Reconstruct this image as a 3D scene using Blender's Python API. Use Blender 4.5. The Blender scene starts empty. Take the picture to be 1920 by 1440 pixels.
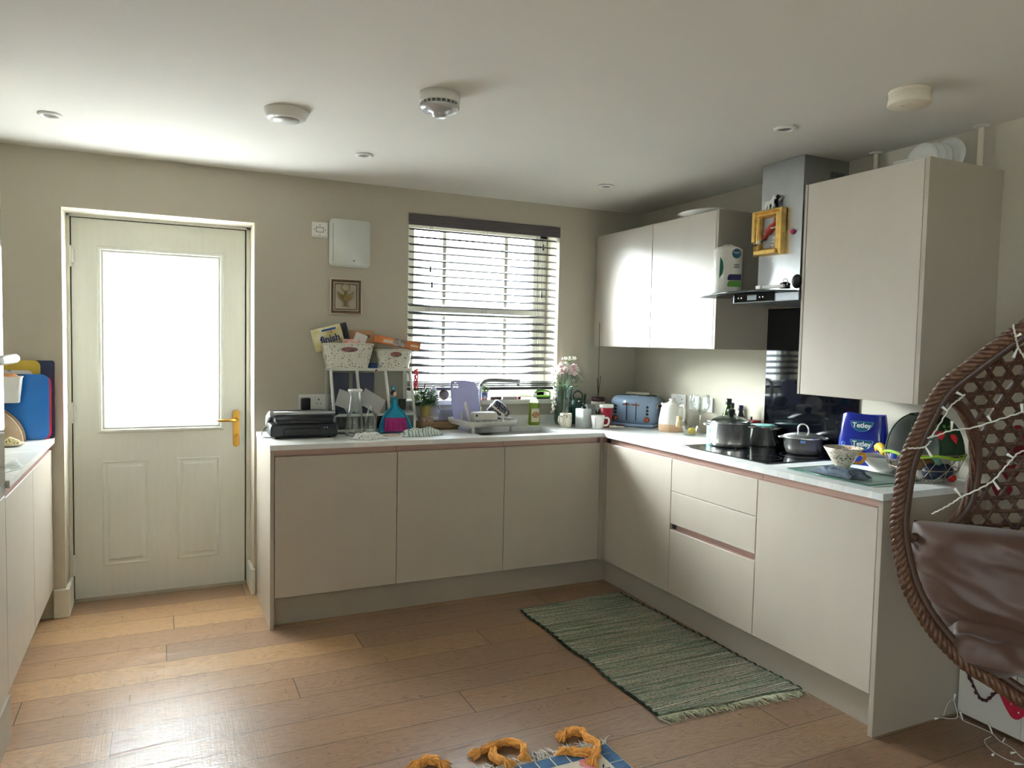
import bpy, bmesh, math, random
from mathutils import Vector, Matrix, noise as mnoise
PI = math.pi
C = bpy.context.scene.collection
SC = bpy.context.scene
random.seed(7)

# ------------------------------------------------------------------ camera
cam_d = bpy.data.cameras.new('camera'); cam = bpy.data.objects.new('camera', cam_d); C.objects.link(cam)
_r = Vector((0.90382589, -0.42737773, 0.02114319)); _u = Vector((0.00462056, 0.05915638, 0.99823803)); _f = Vector((0.42787546, 0.90213569, -0.05544179))
cam.matrix_world = Matrix(((_r.x, _u.x, -_f.x, 0.9952), (_r.y, _u.y, -_f.y, -4.261), (_r.z, _u.z, -_f.z, 1.4269), (0, 0, 0, 1)))
cam_d.sensor_width = 36; cam_d.lens = 1385.9685 / 1920 * 36; cam_d.clip_start = .05; cam_d.clip_end = 200
SC.camera = cam
# ------------------------------------------------------------------ sky, daylight, exposure
SKY = 47.0
SC.view_settings.view_transform = 'Standard'; SC.view_settings.look = 'None'
SC.view_settings.gamma = 1; SC.view_settings.use_curve_mapping = False
SC.view_settings.exposure = -0.2
SC.cycles.use_denoising = True
try: SC.cycles.denoiser = 'OPENIMAGEDENOISE'
except Exception: pass
SC.cycles.max_bounces = 10; SC.cycles.diffuse_bounces = 6; SC.cycles.glossy_bounces = 5
SC.cycles.transmission_bounces = 8; SC.cycles.transparent_max_bounces = 12
SC.cycles.sample_clamp_indirect = 12; SC.cycles.caustics_reflective = False; SC.cycles.caustics_refractive = False
W = bpy.data.worlds.new('sky'); SC.world = W; W.use_nodes = True
wn = W.node_tree; wn.nodes['Background'].inputs[0].default_value = (.84, .92, 1, 1); wn.nodes['Background'].inputs[1].default_value = SKY
def portal(name, loc, rot, sx, sy):
    l = bpy.data.lights.new(name, 'AREA'); l.shape = 'RECTANGLE'; l.size = sx; l.size_y = sy; l.cycles.is_portal = True
    o = bpy.data.objects.new(name, l); o.location = loc; o.rotation_euler = rot; C.objects.link(o)
portal('window_daylight', (2.83, .33, 1.62), (-PI/2, 0, 0), 1.05, 1.15)
portal('door_daylight', (1.0, .33, 1.39), (-PI/2, 0, 0), .62, .98)
portal('side_daylight', (-.20, -5.35, 1.45), (0, -PI/2, 0), 1.0, 1.2)

sl = bpy.data.lights.new('hazy_sun', 'SUN'); sl.energy = 130; sl.angle = math.radians(44); sl.color = (.98, .99, 1)
so = bpy.data.objects.new('hazy_sun', sl); C.objects.link(so); so.rotation_euler = Vector((.60, -.74, -.50)).to_track_quat('-Z', 'Y').to_euler()
# ------------------------------------------------------------------ materials
def lin(c):
    c = c / 255.0
    return c / 12.92 if c <= .04045 else ((c + .055) / 1.055) ** 2.4
def rgb(c): return (lin(c[0]), lin(c[1]), lin(c[2]), 1)
MATS = {}
def newmat(name):
    m = bpy.data.materials.new(name); m.use_nodes = True
    nt = m.node_tree; b = nt.nodes['Principled BSDF']; return m, nt, b
def nd(nt, typ, **kw):
    n = nt.nodes.new(typ)
    for k, v in kw.items():
        if k.startswith('i_'): n.inputs[int(k[2:])].default_value = v
        else: setattr(n, k, v)
    return n
def mat(name, c, rough=.5, metal=0, var=.04, scale=12, bump=0, bscale=200, coat=0, alpha=1, spec=.5, sheen=0, stretch=None, c2=None, trans=0, ior=1.45):
    """principled surface whose colour drifts a little with a noise texture"""
    if name in MATS: return MATS[name]
    m, nt, b = newmat(name); L = nt.links
    tc = nd(nt, 'ShaderNodeTexCoord'); mp = nd(nt, 'ShaderNodeMapping'); L.new(tc.outputs['Object'], mp.inputs[0])
    if stretch: mp.inputs['Scale'].default_value = stretch
    n = nd(nt, 'ShaderNodeTexNoise'); n.inputs['Scale'].default_value = scale; n.inputs['Detail'].default_value = 4
    L.new(mp.outputs[0], n.inputs['Vector'])
    r = nd(nt, 'ShaderNodeValToRGB'); L.new(n.outputs['Fac'], r.inputs[0])
    a = rgb(c); lo = tuple(max(0, v * (1 - var)) for v in a[:3]) + (1,); hi = tuple(min(1, v * (1 + var)) for v in a[:3]) + (1,)
    if c2: hi = rgb(c2); lo = a
    r.color_ramp.elements[0].position = .35; r.color_ramp.elements[1].position = .65
    r.color_ramp.elements[0].color = lo; r.color_ramp.elements[1].color = hi
    L.new(r.outputs[0], b.inputs['Base Color'])
    b.inputs['Roughness'].default_value = rough; b.inputs['Metallic'].default_value = metal
    b.inputs['Specular IOR Level'].default_value = spec; b.inputs['Coat Weight'].default_value = coat
    b.inputs['Sheen Weight'].default_value = sheen; b.inputs['Alpha'].default_value = alpha
    b.inputs['Transmission Weight'].default_value = trans; b.inputs['IOR'].default_value = ior
    if bump:
        n2 = nd(nt, 'ShaderNodeTexNoise'); n2.inputs['Scale'].default_value = bscale; L.new(mp.outputs[0], n2.inputs['Vector'])
        bp = nd(nt, 'ShaderNodeBump'); bp.inputs['Strength'].default_value = bump; bp.inputs['Distance'].default_value = .002
        L.new(n2.outputs['Fac'], bp.inputs['Height']); L.new(bp.outputs[0], b.inputs['Normal'])
    MATS[name] = m; return m
def thin_glass(name, tint=(251, 253, 252), gloss=.08, rough=.02, milky=0.0):
    """thin clear sheet: light passes straight through, a little is mirrored"""
    if name in MATS: return MATS[name]
    m = bpy.data.materials.new(name); m.use_nodes = True; nt = m.node_tree; nt.nodes.clear(); L = nt.links
    o = nd(nt, 'ShaderNodeOutputMaterial'); t = nd(nt, 'ShaderNodeBsdfTransparent'); g = nd(nt, 'ShaderNodeBsdfGlossy')
    t.inputs[0].default_value = rgb(tint); g.inputs['Roughness'].default_value = rough
    lw = nd(nt, 'ShaderNodeLayerWeight'); lw.inputs[0].default_value = .35
    mm = nd(nt, 'ShaderNodeMath', operation='MULTIPLY_ADD'); L.new(lw.outputs['Fresnel'], mm.inputs[0]); mm.inputs[1].default_value = .42; mm.inputs[2].default_value = gloss * .4
    mx = nd(nt, 'ShaderNodeMixShader'); L.new(mm.outputs[0], mx.inputs[0]); L.new(t.outputs[0], mx.inputs[1]); L.new(g.outputs[0], mx.inputs[2])
    if milky:
        d = nd(nt, 'ShaderNodeBsdfTranslucent'); d.inputs[0].default_value = (.9, .92, .92, 1)
        m2 = nd(nt, 'ShaderNodeMixShader'); m2.inputs[0].default_value = milky; L.new(mx.outputs[0], m2.inputs[1]); L.new(d.outputs[0], m2.inputs[2])
        L.new(m2.outputs[0], o.inputs[0])
    else: L.new(mx.outputs[0], o.inputs[0])
    MATS[name] = m; return m

def pattern(name, base, dots, kind='voronoi', scale=60, thr=.25, rough=.5, stretch=None):
    """base colour with small marks of other colours on it"""
    if name in MATS: return MATS[name]
    m, nt, b = newmat(name); L = nt.links
    tc = nd(nt, 'ShaderNodeTexCoord'); mp = nd(nt, 'ShaderNodeMapping'); L.new(tc.outputs['Object'], mp.inputs[0])
    if stretch: mp.inputs['Scale'].default_value = stretch
    cur = None
    for i, d in enumerate(dots):
        if kind == 'voronoi':
            t = nd(nt, 'ShaderNodeTexVoronoi'); t.inputs['Scale'].default_value = scale * (1 + .23 * i); out = t.outputs['Distance']
        elif kind == 'wave':
            t = nd(nt, 'ShaderNodeTexWave'); t.inputs['Scale'].default_value = scale * (1 + .37 * i); t.inputs['Distortion'].default_value = 6; out = t.outputs['Fac']
        else:
            t = nd(nt, 'ShaderNodeTexNoise'); t.inputs['Scale'].default_value = scale * (1 + .37 * i); t.inputs['Detail'].default_value = 3; out = t.outputs['Fac']
        L.new(mp.outputs[0], t.inputs['Vector'])
        lt = nd(nt, 'ShaderNodeMath', operation='LESS_THAN'); L.new(out, lt.inputs[0]); lt.inputs[1].default_value = thr
        mx = nd(nt, 'ShaderNodeMix', data_type='RGBA'); L.new(lt.outputs[0], mx.inputs[0])
        if cur is None: mx.inputs[6].default_value = rgb(base)
        else: L.new(cur, mx.inputs[6])
        mx.inputs[7].default_value = rgb(d); cur = mx.outputs[2]
    L.new(cur, b.inputs['Base Color']); b.inputs['Roughness'].default_value = rough
    MATS[name] = m; return m

def floor_mat():
    m, nt, b = newmat('oak_floor'); L = nt.links
    tc = nd(nt, 'ShaderNodeTexCoord'); sp = nd(nt, 'ShaderNodeSeparateXYZ'); L.new(tc.outputs['Object'], sp.inputs[0])
    def M(op, a, b_=None, c=None):
        n = nd(nt, 'ShaderNodeMath', operation=op)
        for k, v in enumerate((a, b_, c)):
            if v is None: continue
            if isinstance(v, (int, float)): n.inputs[k].default_value = v
            else: L.new(v, n.inputs[k])
        return n.outputs[0]
    X, Y = sp.outputs[0], sp.outputs[1]
    v = M('DIVIDE', M('ADD', Y, .568 + .189 * 60), .189); row = M('FLOOR', v); fy = M('SUBTRACT', v, row)
    wn1 = nd(nt, 'ShaderNodeTexWhiteNoise', noise_dimensions='1D'); L.new(row, wn1.inputs['W'])
    u = M('DIVIDE', M('ADD', X, M('MULTIPLY_ADD', wn1.outputs['Value'], 1.9, 19.3)), 1.9); col = M('FLOOR', u); fx = M('SUBTRACT', u, col)
    cv = nd(nt, 'ShaderNodeCombineXYZ'); L.new(row, cv.inputs[0]); L.new(col, cv.inputs[1])
    wn2 = nd(nt, 'ShaderNodeTexWhiteNoise', noise_dimensions='2D'); L.new(cv.outputs[0], wn2.inputs['Vector']); rnd = wn2.outputs['Value']
    # grain, its own in each plank
    gv = nd(nt, 'ShaderNodeCombineXYZ'); L.new(M('MULTIPLY_ADD', rnd, 37, M('MULTIPLY', X, .75)), gv.inputs[0]); L.new(M('MULTIPLY_ADD', rnd, 11, M('MULTIPLY', Y, 6.5)), gv.inputs[1]); L.new(rnd, gv.inputs[2])
    n1 = nd(nt, 'ShaderNodeTexNoise'); n1.inputs['Scale'].default_value = 1.7; n1.inputs['Detail'].default_value = 3; n1.inputs['Distortion'].default_value = .7; L.new(gv.outputs[0], n1.inputs['Vector'])
    ring = M('FRACT', M('MULTIPLY', n1.outputs['Fac'], 30)); ring = M('ABSOLUTE', M('SUBTRACT', ring, .5)); ring = M('MULTIPLY', ring, 2)
    gv2 = nd(nt, 'ShaderNodeCombineXYZ'); L.new(M('MULTIPLY', X, 3.5), gv2.inputs[0]); L.new(M('MULTIPLY', Y, 90), gv2.inputs[1]); L.new(rnd, gv2.inputs[2])
    n2 = nd(nt, 'ShaderNodeTexNoise'); n2.inputs['Scale'].default_value = 2.2; n2.inputs['Detail'].default_value = 5; L.new(gv2.outputs[0], n2.inputs['Vector'])
    gv3 = nd(nt, 'ShaderNodeCombineXYZ'); L.new(M('MULTIPLY', X, 75), gv3.inputs[0]); L.new(M('MULTIPLY', Y, 2.5), gv3.inputs[1]); L.new(rnd, gv3.inputs[2])
    n3 = nd(nt, 'ShaderNodeTexNoise'); n3.inputs['Scale'].default_value = 2.0; n3.inputs['Detail'].default_value = 2; L.new(gv3.outputs[0], n3.inputs['Vector'])
    cr = nd(nt, 'ShaderNodeValToRGB'); L.new(rnd, cr.inputs[0]); e = cr.color_ramp.elements
    e[0].position = 0; e[0].color = rgb((130, 100, 78)); e[1].position = 1; e[1].color = rgb((176, 142, 104))
    for p, c in ((.3, (148, 116, 86)), (.55, (142, 114, 92)), (.8, (164, 130, 94))):
        q = e.new(p); q.color = rgb(c)
    mx = nd(nt, 'ShaderNodeMix', data_type='RGBA', blend_type='MULTIPLY'); mx.inputs[0].default_value = 1; L.new(cr.outputs[0], mx.inputs[6])
    g = M('ADD', M('MULTIPLY_ADD', M('POWER', ring, .42), .52, .58), M('MULTIPLY_ADD', n2.outputs['Fac'], .34, -.22))
    g = M('ADD', g, M('MULTIPLY_ADD', n3.outputs['Fac'], .28, -.12))
    gc = nd(nt, 'ShaderNodeCombineColor')
    for k in range(3): L.new(g, gc.inputs[k])
    L.new(gc.outputs[0], mx.inputs[7])
    # joints
    ey = M('MINIMUM', fy, M('SUBTRACT', 1, fy)); ex = M('MINIMUM', fx, M('SUBTRACT', 1, fx))
    jt = M('MAXIMUM', M('LESS_THAN', ey, .009), M('LESS_THAN', ex, .0011))
    # knots
    vk = nd(nt, 'ShaderNodeTexVoronoi'); vk.inputs['Scale'].default_value = 1.3; kv = nd(nt, 'ShaderNodeCombineXYZ'); L.new(X, kv.inputs[0]); L.new(M('MULTIPLY', Y, 2.2), kv.inputs[1]); L.new(kv.outputs[0], vk.inputs['Vector'])
    kn = M('LESS_THAN', M('ADD', vk.outputs['Distance'], M('MULTIPLY', n2.outputs['Fac'], .03)), .042)
    m3 = nd(nt, 'ShaderNodeMix', data_type='RGBA'); L.new(M('MULTIPLY', kn, .55), m3.inputs[0]); L.new(mx.outputs[2], m3.inputs[6]); m3.inputs[7].default_value = rgb((70, 52, 42))
    m2 = nd(nt, 'ShaderNodeMix', data_type='RGBA'); L.new(jt, m2.inputs[0]); L.new(m3.outputs[2], m2.inputs[6]); m2.inputs[7].default_value = rgb((62, 44, 32))
    L.new(m2.outputs[2], b.inputs['Base Color'])
    L.new(M('MULTIPLY_ADD', n3.outputs['Fac'], .22, M('MULTIPLY_ADD', ring, .06, .20)), b.inputs['Roughness'])
    bp = nd(nt, 'ShaderNodeBump'); bp.inputs['Strength'].default_value = .4; bp.inputs['Distance'].default_value = .0015
    L.new(M('SUBTRACT', M('ADD', M('MULTIPLY', ring, .35), M('MULTIPLY', n3.outputs['Fac'], .6)), M('MULTIPLY', jt, 2)), bp.inputs['Height']); L.new(bp.outputs[0], b.inputs['Normal'])
    return m
def marble_mat():
    m, nt, b = newmat('pale_marble_laminate'); L = nt.links
    tc = nd(nt, 'ShaderNodeTexCoord'); mp = nd(nt, 'ShaderNodeMapping'); L.new(tc.outputs['Object'], mp.inputs[0]); mp.inputs['Scale'].default_value = (3, 9, 3); mp.inputs['Rotation'].default_value = (0, 0, .5)
    n = nd(nt, 'ShaderNodeTexNoise'); n.inputs['Scale'].default_value = 1.2; n.inputs['Detail'].default_value = 8; n.inputs['Distortion'].default_value = 1.2; L.new(mp.outputs[0], n.inputs['Vector'])
    r = nd(nt, 'ShaderNodeValToRGB'); L.new(n.outputs['Fac'], r.inputs[0]); e = r.color_ramp.elements
    e[0].position = .35; e[0].color = rgb((232, 234, 232)); e[1].position = .6; e[1].color = rgb((242, 242, 239))
    q = e.new(.47); q.color = rgb((226, 230, 229)); L.new(r.outputs[0], b.inputs['Base Color']); b.inputs['Roughness'].default_value = .3
    return m
def slats_mat(): pass
FLOOR = floor_mat(); MARBLE = marble_mat()
WALL = mat('cream_wall_paint', (184, 178, 162), .85, var=.015, scale=2, bump=.15, bscale=350)
CEIL = mat('white_ceiling_paint', (226, 224, 218), .9, var=.01, scale=2)
WHITE = mat('white_gloss_paint', (226, 226, 216), .35, var=.01)
DOORW = mat('white_door_skin', (222, 225, 219), .42, var=.015, scale=6, bump=.06, bscale=60, stretch=(8, 8, .6))
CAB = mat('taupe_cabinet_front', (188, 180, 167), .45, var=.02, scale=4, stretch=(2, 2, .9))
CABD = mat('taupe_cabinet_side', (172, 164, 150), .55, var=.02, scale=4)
CARC = mat('cabinet_carcass_dark', (92, 84, 74), .7)
COPPER = mat('brushed_copper_rail', (192, 164, 152), .45, metal=.35, var=.05, scale=3)
STEEL = mat('brushed_steel', (178, 180, 180), .33, metal=1, var=.04, scale=9)
CHROME = mat('polished_chrome', (176, 178, 182), .10, metal=1, var=.01)
PLAST = mat('white_plastic', (230, 230, 226), .35, var=.01)
BLACK = mat('black_plastic', (22, 23, 25), .4, var=.1)
BLKGL = mat('black_glass', (8, 9, 14), .05, var=.05, coat=.5)
BRASS = mat('polished_brass', (214, 168, 84), .18, metal=1, var=.05)
GLASS = thin_glass('clear_glass')
WGLASS = thin_glass('window_pane', (246, 250, 250), .05)

# ------------------------------------------------------------------ mesh builder
class B:
    def __init__(s): s.bm = bmesh.new(); s.ms = []
    def mi(s, m):
        if m not in s.ms: s.ms.append(m)
        return s.ms.index(m)
    def _fin(s, faces, m, M=None, smooth=False):
        i = s.mi(m)
        for f in faces: f.material_index = i; f.smooth = smooth
        if M is not None:
            vs = set(v for f in faces for v in f.verts)
            for v in vs: v.co = M @ v.co
        return s
    def box(s, x0, x1, y0, y1, z0, z1, m, bev=0, seg=2, M=None, smooth=False):
        t = bmesh.new(); bmesh.ops.create_cube(t, size=1)
        for v in t.verts: v.co = Vector(((x0 + x1) / 2 + v.co.x * (x1 - x0), (y0 + y1) / 2 + v.co.y * (y1 - y0), (z0 + z1) / 2 + v.co.z * (z1 - z0)))
        if bev: bmesh.ops.bevel(t, geom=t.edges[:], offset=min(bev, abs(x1 - x0) * .49, abs(y1 - y0) * .49, abs(z1 - z0) * .49), segments=seg, profile=.5, affect='EDGES')
        return s.merge(t, m, M, smooth or (bev > 0 and seg > 2))
    def merge(s, t, m, M=None, smooth=False):
        mp = {}
        for v in t.verts: mp[v] = s.bm.verts.new(M @ v.co if M is not None else v.co)
        i = s.mi(m)
        for f in t.faces:
            try: g = s.bm.faces.new([mp[v] for v in f.verts])
            except ValueError: continue
            g.material_index = i; g.smooth = smooth
        t.free(); return s
    def lathe(s, prof, m, seg=32, c=(0, 0, 0), M=None, smooth=True, sx=1, sy=1):
        rings = []
        T = Matrix.Translation(c) if M is None else M @ Matrix.Translation(c)
        for r, z in prof:
            if r < 1e-6: rings.append([s.bm.verts.new(T @ Vector((0, 0, z)))])
            else: rings.append([s.bm.verts.new(T @ Vector((r * sx * math.cos(2 * PI * k / seg), r * sy * math.sin(2 * PI * k / seg), z))) for k in range(seg)])
        i = s.mi(m)
        for a, b in zip(rings, rings[1:]):
            for k in range(seg):
                k2 = (k + 1) % seg
                q = [a[k % len(a)], a[k2 % len(a)], b[k2 % len(b)], b[k % len(b)]]
                u = []
                for v in q:
                    if v not in u: u.append(v)
                if len(u) > 2:
                    try: f = s.bm.faces.new(u)
                    except ValueError: continue
                    f.material_index = i; f.smooth = smooth
        return s
    def cyl(s, r, z0, z1, m, seg=24, c=(0, 0, 0), M=None, smooth=True, bev=0):
        p = [(0, z0), (r - bev, z0), (r, z0 + bev), (r, z1 - bev), (r - bev, z1), (0, z1)] if bev else [(0, z0), (r, z0), (r, z1), (0, z1)]
        n0 = len(s.bm.faces); s.lathe(p, m, seg, c, M, smooth)
        if not bev:
            s.bm.faces.ensure_lookup_table()
            for f in s.bm.faces[n0:]:
                if len(f.verts) == 3: f.smooth = False
        return s
    def tube(s, pts, r, m, seg=8, closed=False, caps=True, M=None, smooth=True, flat=None):
        P = [Vector(p) for p in pts]; n = len(P); R = r if isinstance(r, (list, tuple)) else [r] * n
        rings = []; up = None
        for k in range(n):
            if closed: t = P[(k + 1) % n] - P[k - 1]
            else: t = P[min(k + 1, n - 1)] - P[max(k - 1, 0)]
            if t.length < 1e-9: t = Vector((0, 0, 1))
            t.normalize()
            if up is None:
                up = Vector((0, 0, 1)) if abs(t.z) < .9 else Vector((1, 0, 0))
            up = (up - t * up.dot(t))
            if up.length < 1e-6: up = t.orthogonal()
            up.normalize(); w = t.cross(up); fu = flat if flat else 1
            rings.append([s.bm.verts.new((M @ (P[k] + (up * math.cos(2 * PI * j / seg) * fu + w * math.sin(2 * PI * j / seg)) * R[k])) if M is not None else P[k] + (up * math.cos(2 * PI * j / seg) * fu + w * math.sin(2 * PI * j / seg)) * R[k]) for j in range(seg)])
        i = s.mi(m)
        rg = range(n) if closed else range(n - 1)
        for k in rg:
            a, b = rings[k], rings[(k + 1) % n]
            for j in range(seg):
                f = s.bm.faces.new([a[j], a[(j + 1) % seg], b[(j + 1) % seg], b[j]]); f.material_index = i; f.smooth = smooth
        if caps and not closed:
            for rr in (rings[0][::-1], rings[-1]):
                f = s.bm.faces.new(rr); f.material_index = i
        return s
    def prism(s, poly, h, m, M=None, bev=0, smooth=False):
        t = bmesh.new(); vs = [t.verts.new((p[0], p[1], 0)) for p in poly]; f = t.faces.new(vs)
        e = bmesh.ops.extrude_face_region(t, geom=[f]); bmesh.ops.translate(t, verts=[v for v in e['geom'] if isinstance(v, bmesh.types.BMVert)], vec=(0, 0, h))
        bmesh.ops.recalc_face_normals(t, faces=t.faces[:])
        if bev: bmesh.ops.bevel(t, geom=[e_ for e_ in t.edges if not e_.is_boundary and abs(e_.calc_face_angle(0)) > .5], offset=bev, segments=2, affect='EDGES', clamp_overlap=True)
        return s.merge(t, m, M, smooth)
    def grid(s, fn, nu, nv, m, M=None, smooth=True, closeu=False, skip=None):
        V = [[s.bm.verts.new((M @ Vector(fn(i / nu, j / nv))) if M is not None else Vector(fn(i / nu, j / nv))) for j in range(nv + 1)] for i in range(nu if closeu else nu + 1)]
        k = s.mi(m); N = len(V)
        for i in range(nu):
            for j in range(nv):
                if skip and skip((i + .5) / nu, (j + .5) / nv): continue
                try: f = s.bm.faces.new([V[i][j], V[(i + 1) % N][j], V[(i + 1) % N][j + 1], V[i][j + 1]])
                except ValueError: continue
                f.material_index = k; f.smooth = smooth
        return s
    def ball(s, c, r, m, seg=16, sc=(1, 1, 1), M=None, smooth=True):
        t = bmesh.new(); bmesh.ops.create_uvsphere(t, u_segments=seg, v_segments=max(6, seg // 2), radius=r)
        for v in t.verts: v.co = Vector((v.co.x * sc[0] + c[0], v.co.y * sc[1] + c[1], v.co.z * sc[2] + c[2]))
        return s.merge(t, m, M, smooth)
    def build(s, name, parent=None, solid=0, sub=0, nrm=True, loc=None):
        if nrm: bmesh.ops.recalc_face_normals(s.bm, faces=s.bm.faces[:])
        me = bpy.data.meshes.new(name); s.bm.to_mesh(me); s.bm.free()
        for m in s.ms: me.materials.append(m)
        o = bpy.data.objects.new(name, me); C.objects.link(o)
        if parent: o.parent = parent
        if loc: o.location = loc
        if solid:
            md = o.modifiers.new('thick', 'SOLIDIFY'); md.thickness = solid; md.offset = 0
        if sub:
            md = o.modifiers.new('sub', 'SUBSURF'); md.levels = sub; md.render_levels = sub
        return o
def thing(name, label, cat, loc=(0, 0, 0), rz=0, group=None, rot=None):
    o = bpy.data.objects.new(name, None); C.objects.link(o); o.location = loc
    o.rotation_euler = rot if rot else (0, 0, rz); o.empty_display_size = .05
    o['label'] = label; o['category'] = cat
    if group: o['group'] = group
    return o
def tag(o, label, cat, group=None, kind=None):
    o['label'] = label; o['category'] = cat
    if group: o['group'] = group
    if kind: o['kind'] = kind
    return o
def struct(o, label=None):
    o['kind'] = 'structure'
    if label: o['label'] = label
    return o
def dup(root, loc=None, rz=None, label=None, rot=None):
    r = root.copy(); C.objects.link(r)
    if loc is not None: r.location = loc
    if rz is not None: r.rotation_euler = (0, 0, rz)
    if rot is not None: r.rotation_euler = rot
    if label: r['label'] = label
    for ch in list(root.children):
        c = ch.copy(); C.objects.link(c); c.parent = r
        for g in list(ch.children):
            d = g.copy(); C.objects.link(d); d.parent = c
    return r
def text(body, size, loc, rot, m, parent=None, name='lettering', ext=.0004, off=0, align='CENTER', sx=1, shear=0):
    cu = bpy.data.curves.new(name, 'FONT'); cu.body = body; cu.size = size; cu.extrude = ext; cu.offset = off; cu.align_x = align; cu.align_y = 'CENTER'; cu.shear = shear; cu.resolution_u = 3
    o = bpy.data.objects.new(name, cu); C.objects.link(o); o.location = loc; o.rotation_euler = rot; o.scale = (sx, 1, 1)
    cu.materials.append(m); bpy.context.view_layer.update()
    me = bpy.data.meshes.new_from_object(o.evaluated_get(bpy.context.evaluated_depsgraph_get())); me.name = name
    q = bpy.data.objects.new(name, me); C.objects.link(q); q.location = loc; q.rotation_euler = rot; q.scale = (sx, 1, 1)
    bpy.data.objects.remove(o); q.name = name
    if parent: q.parent = parent
    return q
FY = (PI / 2, 0, 0)           # lettering that faces the camera side (-y)
FX = (PI / 2, 0, -PI / 2)     # lettering that faces -x
def TM(x=0, y=0, z=0, rx=0, ry=0, rz=0):
    return Matrix.Translation((x, y, z)) @ Matrix.Rotation(rz, 4, 'Z') @ Matrix.Rotation(ry, 4, 'Y') @ Matrix.Rotation(rx, 4, 'X')
def spline(pts, n=8, closed=False):
    P = [Vector(p) for p in pts]; N = len(P); out = []
    rg = range(N) if closed else range(N - 1)
    for i in rg:
        p0 = P[(i - 1) % N] if (closed or i > 0) else P[0] * 2 - P[1]; p1 = P[i]; p2 = P[(i + 1) % N]
        p3 = P[(i + 2) % N] if (closed or i + 2 < N) else P[-1] * 2 - P[-2]
        for k in range(n):
            t = k / n
            out.append(.5 * ((2 * p1) + (p2 - p0) * t + (2 * p0 - 5 * p1 + 4 * p2 - p3) * t * t + (3 * p1 - p0 - 3 * p2 + p3) * t ** 3))
    if not closed: out.append(P[-1])
    return out
def rrect(w, h, r, n=5, cx=0, cy=0):
    o = []
    for k, (sx, sy) in enumerate(((1, 1), (-1, 1), (-1, -1), (1, -1))):
        for j in range(n + 1):
            a = PI / 2 * (k + j / n); o.append((cx + sx * (w / 2 - r) + r * math.cos(a), cy + sy * (h / 2 - r) + r * math.sin(a)))
    return o
# ================================================================== THE ROOM
H = 2.3219; XR = 3.9535; XL = -.12; YB = -7.0
b = B(); b.box(XL - .3, XR + .3, YB - .3, .35, -.12, 0, FLOOR); struct(b.build('floor'), 'oak plank floor')
b = B(); b.box(XL - .3, XR + .3, YB - .3, .35, H, H + .25, CEIL); struct(b.build('ceiling'))
DX0, DX1, DZ = .5517, 1.4518, 2.0469; WX0, WX1, WZ0, WZ1 = 2.318, 3.338, 1.068, 2.182
b = B()
b.box(XL - .3, DX0, 0, .32, 0, H, WALL); b.box(DX0, DX1, 0, .32, DZ, H, WALL); b.box(DX1, WX0, 0, .32, 0, H, WALL)
b.box(WX0, WX1, 0, .32, 0, WZ0 - .025, WALL); b.box(WX0, WX1, 0, .32, WZ1, H, WALL); b.box(WX1, XR + .3, 0, .32, 0, H, WALL)
struct(b.build('wall_back'))
b = B(); b.box(XR, XR + .3, YB, 0, 0, H, WALL); struct(b.build('wall_right'))
b = B(); b.box(XL - .3, XL, -4.75, 0, 0, H, WALL); b.box(XL - .3, XL, YB, -5.95, 0, H, WALL); b.box(XL - .3, XL, -5.95, -4.75, 0, .95, WALL); b.box(XL - .3, XL, -5.95, -4.75, 1.95, H, WALL)
struct(b.build('wall_left'))
b = B(); b.box(XL - .3, XR + .3, YB - .3, YB, 0, H, WALL); struct(b.build('wall_front'))
# window in the left wall, behind the photographer
b = B()
for y0, y1 in ((-5.95, -5.89), (-4.81, -4.75), (-5.37, -5.33)): b.box(XL - .12, XL - .06, y0, y1, .95, 1.95, WHITE)
b.box(XL - .12, XL - .06, -5.95, -4.75, 1.89, 1.95, WHITE); b.box(XL - .12, XL - .06, -5.95, -4.75, .95, 1.01, WHITE)
o = struct(b.build('window_2'))
g = B(); g.box(XL - .095, XL - .088, -5.89, -4.81, 1.01, 1.89, WGLASS); g.build('pane', o)
# skirting
b = B(); b.box(.5, DX0 + .018, -.018, 0, 0, .145, WHITE, .004); b.box(DX0, DX0 + .018, 0, .19, 0, .145, WHITE, .004); struct(b.build('baseboard_back_left'))
b = B(); b.box(DX1 - .018, 1.459, -.018, 0, 0, .145, WHITE, .004); b.box(DX1 - .018, DX1, 0, .19, 0, .145, WHITE, .004); struct(b.build('baseboard_back_right'))
b = B(); b.box(XR - .018, XR, YB, -3.4, 0, .145, WHITE, .004); struct(b.build('baseboard_right'))
# ---- front door
LX0_, LX1_, LZ1_ = .5691, 1.4254, 2.030; b = B(); fr = .022
b.box(DX0, DX0 + fr - .008, .2, .32, 0, DZ, WHITE); b.box(DX1 - fr + .002, DX1, .2, .32, 0, DZ, WHITE); b.box(DX0, DX1, .2, .32, DZ - .012, DZ, WHITE)
GAP = mat('black_gap_shade', (16, 16, 16), .8)  # black strips paint the shade in the gap round the leaf, stopping the light leak
for q in ((DX0, DX0 + .04, .012, DZ), (DX1 - .045, DX1, .012, DZ), (DX0, DX1, DZ - .03, DZ)): b.box(q[0], q[1], .2685, .2695, q[2], q[3], GAP); b.box(q[0], q[1], .27, .32, q[2], q[3], WHITE)
b.box(DX0 + .0145, LX0_ + .001, .232, .2685, .012, DZ - .012, GAP); b.box(LX1_ - .001, DX1 - .0205, .232, .2685, .012, DZ - .012, GAP); b.box(DX0 + .014, DX1 - .02, .232, .2685, LZ1_ - .001, DZ - .012, GAP)
b.box(DX0, DX1, .27, .32, 0, .012, STEEL)
b.box(DX0, DX1, .19, .30, 0, .008, mat('door_sill_metal', (170, 160, 140), .4, metal=.6))
struct(b.build('trim_1'), 'white door frame')
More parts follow.
